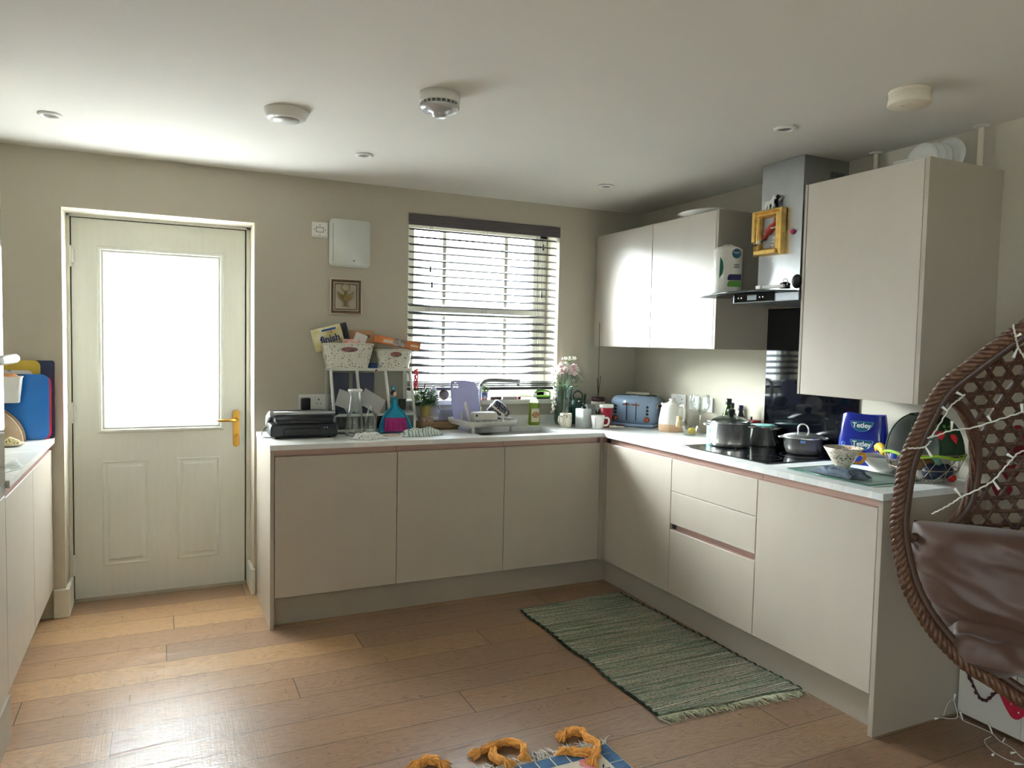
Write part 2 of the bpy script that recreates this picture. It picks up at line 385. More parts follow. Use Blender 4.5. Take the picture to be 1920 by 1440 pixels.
LX0, LX1, LY, LZ0, LZ1 = .5711, 1.4250, .224, .012, 2.030
PX0, PX1, PZ0, PZ1 = .722, 1.278, .932, 1.856
b = B()
# leaf with a hole for the pane, raised panels below
b.box(LX0, PX0, LY, LY + .044, LZ0, LZ1, DOORW); b.box(PX1, LX1, LY, LY + .044, LZ0, LZ1, DOORW)
b.box(PX0, PX1, LY, LY + .044, PZ1, LZ1, DOORW); b.box(PX0, PX1, LY, LY + .044, LZ0, PZ0, DOORW)
door = struct(b.build('door_1'), 'white front door with obscured glass pane')
def mould(bb, x0, x1, z0, z1, w, prof, m, y):
    # prof: (inset, height) pairs swept round a rectangle
    cs = [(x0, z0, 1, 1), (x1, z0, -1, 1), (x1, z1, -1, -1), (x0, z1, 1, -1)]
    rows = [[bb.bm.verts.new((cx + sx * i, y - h, cz + sz * i)) for i, h in prof] for cx, cz, sx, sz in cs]
    k = bb.mi(m)
    for q in range(4):
        a, c = rows[q], rows[(q + 1) % 4]
        for j in range(len(prof) - 1):
            f = bb.bm.faces.new([a[j], c[j], c[j + 1], a[j + 1]]); f.material_index = k
b = B(); mould(b, .687, 1.313, .899, 1.891, 0, [(0, 0), (.004, .010), (.016, .013), (.022, .006), (.030, .007), (.038, .0), (.04, -.02)], DOORW, LY)
b.build('glazing_bead', door, nrm=False)
b = B()
for x0, x1 in ((.704, .928), (1.068, 1.293)):
    z0, z1 = .178, .75
    mould(b, x0, x1, z0, z1, 0, [(0, 0), (.002, .004), (.008, .0055), (.016, .001), (.026, .0015), (.036, .006), (.038, .0065)], DOORW, LY)
    b.box(x0 + .038, x1 - .038, LY - .0065, LY, z0 + .038, z1 - .038, DOORW)
b.build('panel_moulding', door, nrm=False)
def obscure():
    m = bpy.data.materials.new('rippled_obscured_glass'); m.use_nodes = True; nt = m.node_tree; nt.nodes.clear(); L = nt.links
    o = nd(nt, 'ShaderNodeOutputMaterial'); t = nd(nt, 'ShaderNodeBsdfTransparent'); tr = nd(nt, 'ShaderNodeBsdfTranslucent')
    tr.inputs[0].default_value = (.93, .95, .95, 1); t.inputs[0].default_value = (.95, .97, .97, 1)
    tc = nd(nt, 'ShaderNodeTexCoord'); mp = nd(nt, 'ShaderNodeMapping'); L.new(tc.outputs['Object'], mp.inputs[0]); mp.inputs['Scale'].default_value = (90, 1, 14)
    n = nd(nt, 'ShaderNodeTexNoise'); n.inputs['Scale'].default_value = 1; L.new(mp.outputs[0], n.inputs['Vector'])
    r = nd(nt, 'ShaderNodeMapRange'); L.new(n.outputs['Fac'], r.inputs[0]); r.inputs[3].default_value = .7; r.inputs[4].default_value = .95
    mx = nd(nt, 'ShaderNodeMixShader'); L.new(r.outputs[0], mx.inputs[0]); L.new(t.outputs[0], mx.inputs[1]); L.new(tr.outputs[0], mx.inputs[2])
    g = nd(nt, 'ShaderNodeBsdfGlossy'); g.inputs['Roughness'].default_value = .15; m2 = nd(nt, 'ShaderNodeMixShader'); m2.inputs[0].default_value = .05
    L.new(mx.outputs[0], m2.inputs[1]); L.new(g.outputs[0], m2.inputs[2]); L.new(m2.outputs[0], o.inputs[0]); return m
b = B(); b.box(PX0 - .005, PX1 + .005, LY + .018, LY + .024, PZ0 - .005, PZ1 + .005, obscure()); b.build('pane', door)
# handle
b = B(); b.prism(rrect(.036, .212, .017), .008, BRASS, M=TM(1.378, LY, .906, rx=PI / 2), bev=.002)
b.cyl(.006, 0, .004, BRASS, c=(1.378, LY - .008, .86), M=None); o = b.build('handle_plate', door)
o['label'] = 'polished brass back plate'
b = B(); b.tube([(1.378, LY - .005, .957), (1.378, LY - .04, .957), (1.370, LY - .048, .957), (1.33, LY - .05, .957), (1.29, LY - .05, .956), (1.262, LY - .049, .957)], [.009, .009, .0095, .009, .0075, .002], BRASS, seg=12)
b.build('door_handle', door)
b = B(); b.tube([(1.378, LY - .008, .862), (1.378, LY - .014, .862)], .009, BRASS, 16); b.tube([(1.370, LY - .02, .862), (1.388, LY - .02, .87)], .004, BRASS); b.build('thumb_turn', door)
for z in (1.83, 1.013, .198):
    b = B(); b.cyl(.0105, z - .055, z + .055, PLAST, c=(.5645, LY - .012, 0), seg=12, bev=.002); b.box(.5645, .585, LY - .012, LY - .003, z - .035, z + .035, PLAST, .002); b.build('hinge', door)
# ---- window
b = B(); y0, y1 = .17, .235
b.box(WX0, WX0 + .06, y0, y1, WZ0, WZ1, WHITE, .004); b.box(WX1 - .06, WX1, y0, y1, WZ0, WZ1, WHITE, .004)
b.box(WX0, WX1, y0, y1, WZ1 - .06, WZ1, WHITE, .004); b.box(WX0, WX1, y0, y1, WZ0, WZ0 + .06, WHITE, .004)
win = struct(b.build('window_1'), 'white sash window behind the blind')
b = B()
b.box(WX0 + .05, WX1 - .05, .175, .215, 1.588, 1.645, WHITE, .004)
for x0 in (WX0 + .055, WX1 - .095): b.box(x0, x0 + .04, .18, .22, WZ0 + .05, WZ1 - .05, WHITE, .004)
for x in (2.615, 3.045): b.box(x - .013, x + .013, .19, .21, WZ0 + .05, WZ1 - .05, WHITE, .003)
b.build('window_sash', win)
b = B(); b.box(WX0 + .06, WX1 - .06, .198, .202, WZ0 + .06, WZ1 - .06, WGLASS); b.build('pane', win)
b = B(); b.box(WX0 - .012, WX1 + .012, -.032, .0, WZ0 - .03, WZ0, WHITE, .008, 3); b.box(WX0, WX1, -.005, .2, WZ0 - .03, WZ0, WHITE); b.build('window_sill', win)
# blind
DK = mat('charcoal_wood_slat', (84, 78, 82), .45, var=.12, scale=6, stretch=(1, 8, 20))
bl = thing('venetian_blind', 'charcoal wooden venetian blind with open slats in the window over the sink', 'blind', (2.828, .035, WZ1))
b = B(); b.box(-.509, .509, -.045, -.033, -.068, -.002, DK, .002); b.box(-.5, .5, -.03, .03, -.045, -.004, DK); b.build('pelmet', bl)
SL = mat('grey_wood_slat', (54, 50, 52), .45, var=.06, scale=6, stretch=(1, 8, 20))
def slat(z, tilt, nm='slat', first=[None]):
    if first[0] is None:
        q = B(); q.grid(lambda u, v: (-.498 + u * .996, (v - .5) * .05, .0022 * (1 - (2 * v - 1) ** 2)), 1, 6, SL); o = q.build(nm, bl, solid=.0034); first[0] = o
    else:
        o = first[0].copy(); C.objects.link(o); o.parent = bl
    o.location = (0, 0, z - WZ1); o.rotation_euler = (tilt, 0, 0); return o
TILT = math.radians(18)
zs = [2.095 - .0452 * k for k in range(20)]
for z in zs: slat(z, TILT + math.radians(random.uniform(-2, 2)))
for k in range(3): slat(1.178 - k * .012, math.radians(6))
b = B(); b.box(-.498, .498, -.025, .025, -.012, .006, SL, .003, 2); b.build('bottom_rail', bl, loc=(0, 0, 1.139 - WZ1))
CORD = mat('dark_blind_cord', (60, 56, 58), .7)
b = B()
for x in (-.375, 0, .375):
    for y in (-.0275, .0275): b.tube([(x, y, -.06), (x, y, 1.139 - WZ1)], .0009, CORD, 5)
b.build('ladder_cord', bl)
for x, z in ((-.376, 1.862), (-.366, 1.768), (.382, 2.045), (.376, 1.742)):
    b = B(); b.tube([(x, -.052, -.06), (x, -.052, z - WZ1)], .0009, CORD, 5); b.lathe([(0, .018), (.004, .016), (.0075, -.018), (.005, -.022), (0, -.022)], DK, 10, c=(x, -.052, z - WZ1)); b.build('tassel', bl)
# ---- outdoors
PAVE = mat('pale_paving', (196, 192, 184), .9, scale=3); REND = mat('pale_render', (226, 222, 212), .9); LEAF = mat('garden_leaf', (112, 140, 66), .7, var=.4, scale=40)
b = B(); b.box(-25, 30, .36, 40, -.32, -.2, PAVE); b.box(-25, XL - .31, -20, .36, -.32, -.2, PAVE); struct(b.build('outdoor_ground'))
hs = thing('neighbouring_house', 'pale rendered house across the street beyond the blind', 'house', (3, 17, -.2))
b = B(); b.box(-9, 14, 0, 6, 0, 4.4, REND); b.build('wall', hs)
b = B(); b.prism([(-9.4, 4.4), (14.4, 4.4), (14.4, 4.6), (-9.4, 4.6)], 7, mat('grey_roof', (120, 116, 116), .8), M=TM(0, 6.5, 0, rx=PI / 2)); b.build('roof', hs)
for x in (-6, -1.5, 3, 8):
    for z in (1.0, 3.0):
        b = B(); b.box(x, x + 1.1, -.04, 0, z, z + 1.1, WHITE); b.box(x + .08, x + 1.02, -.05, -.04, z + .08, z + 1.02, mat('far_window', (90, 100, 110), .2)); b.build('window', hs)
random.seed(3)
for nm, cx, cy, n, s, h in (('hedge', 4.6, 7.0, 500, 2.6, .9), ('shrub', 4.9, 4.2, 260, .5, 1.5)):
    b = B()
    for k in range(n):
        p = Vector((cx + random.uniform(-s, s), cy + random.uniform(-.35, .35), -.2 + random.random() * h)); a = random.random() * 6.28; t = random.uniform(-.8, .8); w = .05
        d1 = Vector((math.cos(a), math.sin(a), t)) * w; d2 = Vector((-math.sin(a), math.cos(a), random.uniform(-.5, .5))) * w * .6
        vs = [b.bm.verts.new(p + q) for q in (-d1, d2, d1, -d2)]; f = b.bm.faces.new(vs); f.material_index = b.mi(LEAF)
    for k in range(10):
        x = cx + random.uniform(-s, s) * .9; b.tube([(x, cy, -.2), (x + .03, cy, -.2 + h * .8)], .012, mat('bark', (96, 78, 60), .9), 5)
    tag(b.build(nm, nrm=False), {'hedge': 'low green hedge outside beyond the window blind', 'shrub': 'tall green leafy shrub outside near the window, right side'}[nm], nm)

# ================================================================== CABINETS AND WORKTOPS
YF = -.5718; XF = 3.3567; WT = .91; WB = .885
def front(bb, x0, x1, z0, z1, m=CAB):   # door slab in the plane y=0, facing -y, 19 mm
    bb.box(x0 + .0015, x1 - .0015, 0, .019, z0, z1, m, .0012, 1)
def base_unit(name, label, w, loc, rz, fronts, depth=.56, rails=(.85,), group='base units under the worktops', nd_=0):
    t = thing(name, label, 'cabinet', loc, rz, group)
    ct = .70 if nd_ else .883; bb = B(); bb.box(.001, w - .001, .045, depth, .152, ct, CARC); bb.box(.001, .018, .021, .045, .152, .83, CARC); bb.box(w - .018, w - .001, .021, .045, .152, .83, CARC); bb.build('carcass', t)
    for nm, x0, x1, z0, z1 in fronts:
        bb = B(); front(bb, x0, x1, z0, z1); bb.build(nm, t)
    for z in rails:
        bb = B(); zt = .884 if z > .8 else z + .032
        bb.box(.001, w - .001, .028, .034, z - .012, zt, COPPER); bb.box(.001, w - .001, .0015, .030, z - .0005, z + .0015, COPPER)
        bb.build('handle_rail', t)
    return t
X1, X2, X3, X4 = 1.485, 2.097, 2.711, 3.331
base_unit('base_cabinet', 'taupe base cabinet door nearest the front door, under the sandwich press', X2 - X1, (X1, YF, 0), 0, [('door', 0, X2 - X1, .155, .85)])
base_unit('base_cabinet', 'taupe base cabinet, middle one of the run under the window', X3 - X2, (X2, YF, 0), 0, [('door', 0, X3 - X2, .155, .85)], nd_=1)
base_unit('sink_cabinet', 'taupe base cabinet beneath the sink, next to the inner corner', X4 - X3, (X3, YF, 0), 0, [('door', 0, X4 - X3, .155, .85)], nd_=1)
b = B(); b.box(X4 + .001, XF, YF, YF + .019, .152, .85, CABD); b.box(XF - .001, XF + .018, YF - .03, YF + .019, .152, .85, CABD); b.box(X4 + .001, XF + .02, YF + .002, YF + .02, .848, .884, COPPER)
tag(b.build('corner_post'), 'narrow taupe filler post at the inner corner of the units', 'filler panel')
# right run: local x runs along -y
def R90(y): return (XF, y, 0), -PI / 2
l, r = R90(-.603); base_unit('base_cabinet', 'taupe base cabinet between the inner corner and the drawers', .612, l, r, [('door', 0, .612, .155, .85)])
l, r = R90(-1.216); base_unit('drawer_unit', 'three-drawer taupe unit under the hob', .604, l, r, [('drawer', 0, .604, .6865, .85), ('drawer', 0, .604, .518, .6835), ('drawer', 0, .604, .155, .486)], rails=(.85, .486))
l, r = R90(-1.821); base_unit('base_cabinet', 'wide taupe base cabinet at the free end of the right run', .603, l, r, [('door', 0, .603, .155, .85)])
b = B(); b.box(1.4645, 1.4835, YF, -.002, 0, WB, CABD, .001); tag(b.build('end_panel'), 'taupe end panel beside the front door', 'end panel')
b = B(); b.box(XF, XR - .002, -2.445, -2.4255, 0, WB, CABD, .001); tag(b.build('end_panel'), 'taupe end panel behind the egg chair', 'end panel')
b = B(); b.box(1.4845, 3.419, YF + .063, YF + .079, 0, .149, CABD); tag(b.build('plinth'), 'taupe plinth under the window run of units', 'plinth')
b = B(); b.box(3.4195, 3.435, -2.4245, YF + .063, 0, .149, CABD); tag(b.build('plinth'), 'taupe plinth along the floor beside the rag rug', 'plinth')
# worktop, cut round the sink
SX0, SX1, SY0, SY1 = 2.60, 3.12, -.50, -.205
b = B(); wx = 1.4621; wf = -.5818; wr = XR - .6068
b.box(wx, SX0, wf, -.001, WB, WT, MARBLE); b.box(SX0, SX1, wf, SY0, WB, WT, MARBLE); b.box(SX0, SX1, SY1, -.001, WB, WT, MARBLE)
b.box(SX1, XR - .001, wf, -.001, WB, WT, MARBLE); b.box(wr, XR - .001, -2.4495, wf, WB, WT, MARBLE)
b.box(2.36, 3.36, -.013, -.001, WT, WT + .055, MARBLE)
tag(b.build('worktop'), 'L-shaped white marble-effect worktop', 'worktop')
# sink
t = thing('sink', 'undermounted stainless steel sink set in the worktop', 'sink', ((SX0 + SX1) / 2, (SY0 + SY1) / 2, WB - .001))
w, d = (SX1 - SX0) / 2 + .004, (SY1 - SY0) / 2 + .004
b = B()
rows = []
for k, (ins, z) in enumerate(((0, -.001), (.004, -.002), (.006, -.13), (.03, -.16), (.11, -.165))):
    rows.append([b.bm.verts.new((p[0], p[1], z)) for p in rrect(2 * (w - ins), 2 * (d - ins), .04, 5)])
k = b.mi(STEEL)
for a, c in zip(rows, rows[1:]):
    for j in range(len(a)):
        f = b.bm.faces.new([a[j], a[(j + 1) % len(a)], c[(j + 1) % len(a)], c[j]]); f.material_index = k; f.smooth = True
f = b.bm.faces.new(rows[-1]); f.material_index = k
b.build('bowl', t, nrm=False); b = B(); b.cyl(.04, -.166, -.162, CHROME, bev=.001); b.build('waste', t)
# tap
t = thing('mixer_tap', 'tall chrome swan-neck mixer tap behind the sink', 'tap', (2.755, -.085, WT + .0005))
b = B(); b.cyl(.026, 0, .008, CHROME, bev=.002); b.cyl(.021, .008, .12, CHROME, bev=.002); b.build('body', t)
b = B(); b.tube(spline([(0, 0, .1), (0, 0, .2), (.006, -.002, .245), (.03, -.006, .275), (.07, -.012, .285), (.15, -.025, .283), (.255, -.04, .279)], 6), .0125, CHROME, 14); b.cyl(.011, -.022, 0, CHROME, c=(.245, -.038, .275)); b.build('spout', t)
b = B(); b.tube([(-.018, 0, .09), (-.035, -.01, .10), (-.03, -.02, .16), (-.022, -.025, .19)], [.008, .009, .008, .006], CHROME, 10); b.build('lever', t)
# left run
b = B(); b.box(XL + .001, .513, -1.205, -.001, WB, WT, MARBLE); tag(b.build('worktop'), 'short white worktop left of the front door', 'worktop')
base_unit('base_cabinet', 'taupe base cabinet left of the front door, against the wall', .6, (.5, -.603, 0), PI / 2, [('door', 0, .6, .155, .85)], group='units left of the front door')
base_unit('base_cabinet', 'taupe base cabinet next to the tall oven housing', .605, (.5, -1.209, 0), PI / 2, [('door', 0, .605, .155, .85)], group='units left of the front door')
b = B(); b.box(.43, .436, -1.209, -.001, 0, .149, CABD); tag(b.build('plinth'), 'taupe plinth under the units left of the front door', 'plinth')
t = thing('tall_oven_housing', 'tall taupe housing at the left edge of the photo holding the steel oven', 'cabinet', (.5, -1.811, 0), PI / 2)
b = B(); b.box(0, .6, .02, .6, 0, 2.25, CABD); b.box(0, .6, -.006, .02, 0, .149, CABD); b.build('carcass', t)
b = B(); front(b, 0, .6, .155, .86); b.build('door', t); b = B(); front(b, 0, .6, 1.93, 2.25); b.build('door', t)
t = thing('built_in_oven', 'stainless double oven with bar handle built into the tall housing', 'oven', (.5, -1.809, .865), PI / 2)
b = B(); b.box(0, .597, -.001, .02, 0, 1.06, STEEL, .001); b.build('surround', t)
b = B(); b.box(.03, .567, -.006, -.001, .05, .50, BLKGL, .001); b.build('oven_door', t)
b = B(); b.box(.03, .567, -.006, -.001, .56, .98, BLKGL, .001); b.build('oven_door', t)
b = B(); b.tube([(.04, -.05, .475), (.49, -.05, .475)], .016, PLAST, 12)
for x in (.08, .44): b.tube([(x, -.02, .475), (x, -.05, .475)], .007, STEEL, 8)
b.build('handle', t)
# wall units (right wall); local x along -y
def wall_unit(name, label, y0, w, depth, z0, z1, doors, edge=.0):
    t = thing(name, label, 'wall cabinet', (XR - depth, y0, z0), -PI / 2, 'wall cabinets')
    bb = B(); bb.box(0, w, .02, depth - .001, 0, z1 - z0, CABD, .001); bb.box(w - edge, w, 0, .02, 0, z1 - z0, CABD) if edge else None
    bb.build('carcass', t)
    for x0, x1 in doors:
        bb = B(); front(bb, x0, x1, .0, z1 - z0 - .001); bb.build('door', t)
    return t
t = wall_unit('wall_cabinet', 'two-door taupe wall cabinet in the corner above the toaster', -.001, 1.2235, .3549, 1.417, 2.14, [(.04, .653), (.655, 1.205)], .017)
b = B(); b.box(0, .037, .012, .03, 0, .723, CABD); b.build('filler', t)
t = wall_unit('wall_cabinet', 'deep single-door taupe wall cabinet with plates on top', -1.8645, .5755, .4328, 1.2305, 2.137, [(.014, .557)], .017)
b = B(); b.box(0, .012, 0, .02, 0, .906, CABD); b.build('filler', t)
# splashback
b = B(); b.box(XR - .007, XR - .001, -1.836, -1.237, WT + .0005, 1.637, BLKGL, .001); tag(b.build('splashback'), 'glossy black glass splashback behind the hob', 'splashback')
# ================================================================== CEILING FITTINGS
LENS = mat('lamp_lens', (120, 120, 118), .15)
def downlight(x, y, label):
    t = thing('downlight', label, 'downlight', (x, y, H), 0, 'recessed ceiling downlights')
    b = B(); b.lathe([(.026, 0), (.044, 0), (.045, -.004), (.040, -.009), (.030, -.009), (.026, -.003)], PLAST, 32); b.build('bezel', t)
    b = B(); b.lathe([(.027, -.0005), (.027, -.004), (0, -.003)], LENS, 24); b.build('lamp', t)
    return t
for x, y, l in ((.585, -.66, 'white recessed downlight above the front door, leftmost'), (1.885, -.66, 'white recessed downlight left of the window, near the back wall'),
                (3.258, -.668, 'small white recessed downlight nearest the back corner cabinet'), (3.287, -1.965, 'white recessed downlight in front of the cooker hood')):
    downlight(x, y, l)
t = thing('ceiling_heat_detector', 'shallow white round detector on the ceiling near the door', 'detector', (1.443, -1.19, H))
b = B(); b.lathe([(0, 0), (.086, 0), (.086, -.006), (.074, -.030), (.066, -.036), (.050, -.038), (.048, -.036), (0, -.036)], PLAST, 48); b.build('cover', t)
b = B(); b.lathe([(.052, -.036), (.050, -.041), (0, -.043)], mat('grey_white_plastic', (204, 204, 198), .4), 32); b.build('centre_disc', t)
t = thing('smoke_alarm', 'white smoke alarm with a protruding chrome sensor, mid ceiling', 'smoke alarm', (1.91, -1.67, H))
b = B(); b.lathe([(0, 0), (.074, 0), (.074, -.034), (.071, -.036)], PLAST, 48); b.build('base', t)
b = B(); b.lathe([(.068, -.034), (.066, -.046)], mat('grille_dark', (96, 98, 98), .5), 48)
for k in range(24):
    a = k * PI / 12; b.box(-.002, .002, -.0715, -.066, -.048, -.034, PLAST, M=TM(rz=a))
b.build('vent_slots', t)
b = B(); b.lathe([(.072, -.046), (.073, -.054), (.060, -.064), (.028, -.070), (.026, -.078), (.022, -.084), (0, -.085)], mat('satin_chrome_plastic', (206, 208, 212), .25, metal=.35), 40); b.build('sensor', t)
t = thing('round_smoke_detector', 'cream ribbed smoke detector on the ceiling near the right wall', 'detector', (3.325, -2.492, H))
CR = mat('cream_plastic', (226, 218, 200), .45)
b = B(); b.lathe([(0, 0), (.066, 0), (.068, -.004), (.062, -.009), (.064, -.013), (.067, -.016), (.062, -.020), (.064, -.024), (.067, -.028), (.069, -.046), (.066, -.050), (0, -.050)], CR, 48); b.build('housing', t)
b = B()
for k in range(7): b.box(-.022, .022, -.018 + k * .006, -.0155 + k * .006, -.0515, -.0495, CR)
b.build('sounder_grille', t)
for x, y, z0, l in ((3.922, -2.362, 2.14, 'white pipe with ceiling flange above the deep wall cabinet, near the outer side'), (3.922, -1.885, 2.14, 'short white pipe with flange above the deep wall cabinet, beside the hood')):
    t = thing('overflow_pipe', l, 'pipe', (x, y, z0), 0, 'pipes above the deep wall cabinet')
    b = B(); b.cyl(.011, 0, H - z0, CR, 16); b.build('pipe', t); b = B(); b.lathe([(.011, H - z0 - .008), (.024, H - z0 - .007), (.030, H - z0 - .001), (.011, H - z0)], PLAST, 28); b.build('flange', t)
# plates on top of the cabinets
CHINA = mat('white_china', (232, 232, 228), .12, var=.01, coat=.3)
def plate_bm(r, h=.018):
    b = B(); b.lathe([(0, 0), (r * .6, 0), (r * .64, .004), (r, h), (r * .995, h + .003), (r * .64, .008), (0, .005)], CHINA, 40); return b
b = plate_bm(.15, .022); o = b.build('serving_plate', loc=(3.69, -.98, 2.1405)); o.scale = (.75, 1.1, 1); tag(o, 'white oval serving plate lying on top of the corner wall cabinet', 'plate')
for k, (x, y, r_, l) in enumerate(((3.835, -2.185, .070, 'white plate on edge on the deep wall cabinet, foremost and left of the row'), (3.858, -2.205, .070, 'white plate on edge behind the foremost one on the deep wall cabinet'),
                           (3.879, -2.218, .070, 'white plate on edge, third in the row on the deep wall cabinet'), (3.905, -2.245, .078, 'larger cream plate on edge, rearmost in the row on the deep wall cabinet'))):
    b = plate_bm(r_, .012); tl = .12
    o = b.build('plate', loc=(x, y, 2.1375 + r_ * math.cos(tl) + .004)); o.rotation_euler = (0, -PI / 2 + tl, .0)
    tag(o, l, 'plate', 'plates standing on the deep wall cabinet')
# ================================================================== WALL FITTINGS
SCREW = mat('screw_grey', (150, 150, 150), .4, metal=.6)
t = thing('fused_spur', 'white square switch plate left of the white wall box', 'switch', (1.799, -.0005, 2.038))
b = B(); b.box(-.044, .044, -.010, 0, -.043, .043, PLAST, .003); b.build('plate', t)
b = B(); mould(b, -.022, .022, -.015, .015, 0, [(0, .010), (.001, .0115), (.003, .0115), (.004, .010)], SCREW, 0)
for x, z in ((-.031, 0), (.031, 0), (0, .026), (0, -.026)): b.box(x - .003, x + .003, -.0112, -.0095, z - .003, z + .003, SCREW)
b.box(-.035, .035, -.0108, -.0095, -.036, -.034, SCREW); b.build('fuse_carrier', t)
t = thing('wall_control_box', 'glossy white rounded box on the wall above the small brown frame', 'wall box', (1.965, -.0005, 1.972))
GL = mat('glossy_white', (224, 228, 222), .06, var=.01, coat=1)
b = B(); b.prism(rrect(.232, .268, .022), .032, GL, M=TM(rx=PI / 2), bev=.006, smooth=True); b.build('cover', t)
b = B(); b.box(-.098, -.095, -.0335, -.031, -.105, .105, mat('seam_grey', (150, 152, 150), .5)); b.prism([(-.006, 0), (0, .003), (.007, .006), (.004, 0), (-.003, -.004)], .001, BLACK, M=TM(.022, -.0323, -.098, rx=PI / 2)); b.build('badge', t)
# framed key ornament
FB = mat('dark_brown_wood', (84, 62, 46), .45, var=.2, scale=30); FC = mat('cream_line', (196, 184, 160), .5); OLD = mat('antique_brass', (146, 128, 82), .35, metal=.8, var=.2, scale=60)
t = thing('framed_ornament', 'small brown frame with a brass winged ornament on the wall', 'picture frame', (1.948, -.001, 1.671), 0)
b = B(); mould(b, -.091, .091, -.101, .101, 0, [(0, 0), (0, .016), (.006, .018)], FC, 0); mould(b, -.085, .085, -.095, .095, 0, [(0, .018), (.010, .012), (.014, .013)], FB, 0)
mould(b, -.071, .071, -.081, .081, 0, [(0, .013), (.003, .015), (.005, .013)], FC, 0); mould(b, -.066, .066, -.076, .076, 0, [(0, .013), (.006, .009), (.006, .004)], FB, 0); b.build('frame', t, nrm=False)
b = B(); b.box(-.088, .088, -.004, 0, -.098, .098, mat('greige_backing', (178, 168, 152), .9)); b.build('backing', t)
b = B()
b.tube([(math.cos(a) * .024, -.009, .052 + math.sin(a) * .021) for a in [k * PI / 10 for k in range(20)]], .0035, OLD, 6, closed=True)
b.ball((0, -.010, .022), .011, OLD, 12); b.ball((0, -.011, -.006), .017, OLD, 14, sc=(1, .6, 1.3)); b.ball((0, -.011, -.038), .013, OLD, 12, sc=(1, .6, 1.1)); b.box(-.024, .024, -.010, -.004, -.057, -.050, OLD)
for sx in (-1, 1):
    for k in range(4): b.tube(spline([(sx * .008, -.008, -.02 + k * .006), (sx * (.028 + k * .004), -.010, -.012 + k * .010), (sx * (.040 + k * .002), -.008, .004 + k * .008)], 5), [.005] * 6 + [.004] * 3 + [.003, .002], OLD, 6)
b.build('ornament', t)
# double socket by the sandwich press
def socket(name, label, loc, rz, w=.146, h=.086, n=2, grp='electrical sockets', usb=False):
    t = thing(name, label, 'socket', loc, rz, grp)
    b = B(); b.box(-w / 2, w / 2, -.010, 0, -h / 2, h / 2, PLAST, .003); b.build('plate', t)
    for k in range(n):
        cx = (-w / 4 + k * w / 2) if n == 2 else 0; b = B()
        b.box(cx - .003, cx + .003, -.0105, -.0095, .008, .018, BLACK); b.box(cx - .014, cx - .007, -.0105, -.0095, -.012, -.008, BLACK); b.box(cx + .007, cx + .014, -.0105, -.0095, -.012, -.008, BLACK); b.build('pin_holes', t)
        b = B(); sx = cx + (.02 if k == 0 else -.02) if n == 2 else 0; b.box(sx - .005, sx + .005, -.014, -.008, .018, .034, PLAST, .0015); b.build('rocker_switch', t)
    return t
socket('double_socket', 'white double socket behind the sandwich press', (1.762, -.0005, 1.070), 0)
b = B(); b.box(-.026, .026, -.034, 0, -.034, .034, BLACK, .008, 3, M=None); b.tube(spline([(0, -.02, -.032), (0, -.022, -.06), (.004, -.02, -.10), (.0, -.03, -.146)], 5), .0035, BLACK, 8)
tag(b.build('power_plug', loc=(1.722, -.0155, 1.062)), 'black plug in the double socket above the sandwich press', 'plug')
socket('double_socket', 'white socket plate on the right wall nearest the corner, above the kettle', (XR - .0005, -.500, 1.083), -PI / 2)
socket('cooker_switch', 'white wall plate between two sockets, behind the wine glass', (XR - .0005, -.655, 1.083), -PI / 2, w=.09, n=1)
socket('single_socket', 'white socket plate on the right wall nearest the oil bottle', (XR - .0005, -.778, 1.081), -PI / 2, w=.088, n=1)
socket('boiler_socket', 'white socket high on the wall above the deep wall cabinet', (XR - .0005, -2.00, 2.225), -PI / 2, w=.088, n=1)
# ================================================================== COOKER HOOD
t = thing('cooker_hood', 'steel chimney cooker hood with a glass canopy and black control panel', 'cooker hood', (XR - .0005, -1.545, 1.64))
x0 = 3.66 - XR
b = B(); b.box(x0, 0, -.175, .092, .05, .34, STEEL, .001); b.box(x0 + .003, -.002, -.172, .089, .34, H - 1.64 - .004, STEEL, .001); b.build('chimney', t)
b = B()
for k in range(9): b.box(x0 + .17 + k * .011, x0 + .174 + k * .011, -.1726, -.1715, .585, .62, BLACK)
b.build('vent_slots', t)
b = B(); TG = thin_glass('smoked_canopy_glass', (150, 156, 160), .2)
b.grid(lambda u, v: (-.03 - .47 * v * (1 - .10 * (2 * u - 1) ** 2), .325 - .64 * u, .052 - .012 * (2 * u - 1) ** 2 * v), 16, 6, TG); b.build('canopy_glass', t, solid=.006, nrm=False)
b = B(); e_ = [(-.03 - .47 * (1 - .10 * (2 * u - 1) ** 2), .325 - .64 * u, .052 - .012 * (2 * u - 1) ** 2) for u in [k / 16 for k in range(17)]]
b.tube(e_, .0035, mat('green_glass_edge', (40, 52, 48), .1), 6); b.build('canopy_edge', t)
b = B()
DST = mat('dark_brushed_steel', (112, 114, 116), .35, metal=.9); b.box(-.44, -.01, -.315, .1, .0, .04, DST, .003); b.tube([(-.44, .10, .02), (-.30, .16, .028), (-.1, .17, .03)], .012, DST, 8); b.build('body', t)
b = B(); b.box(-.446, -.438, -.17, .085, .004, .046, BLKGL, .001); b.build('control_panel', t)
b = B(); gm = mat('lcd_grey', (96, 110, 112), .3); b.box(-.4475, -.445, -.065, -.005, .012, .036, gm)
for y in (.055, .035, -.085, -.105): b.box(-.4475, -.445, y - .003, y + .003, .021, .027, PLAST)
b.build('display', t)
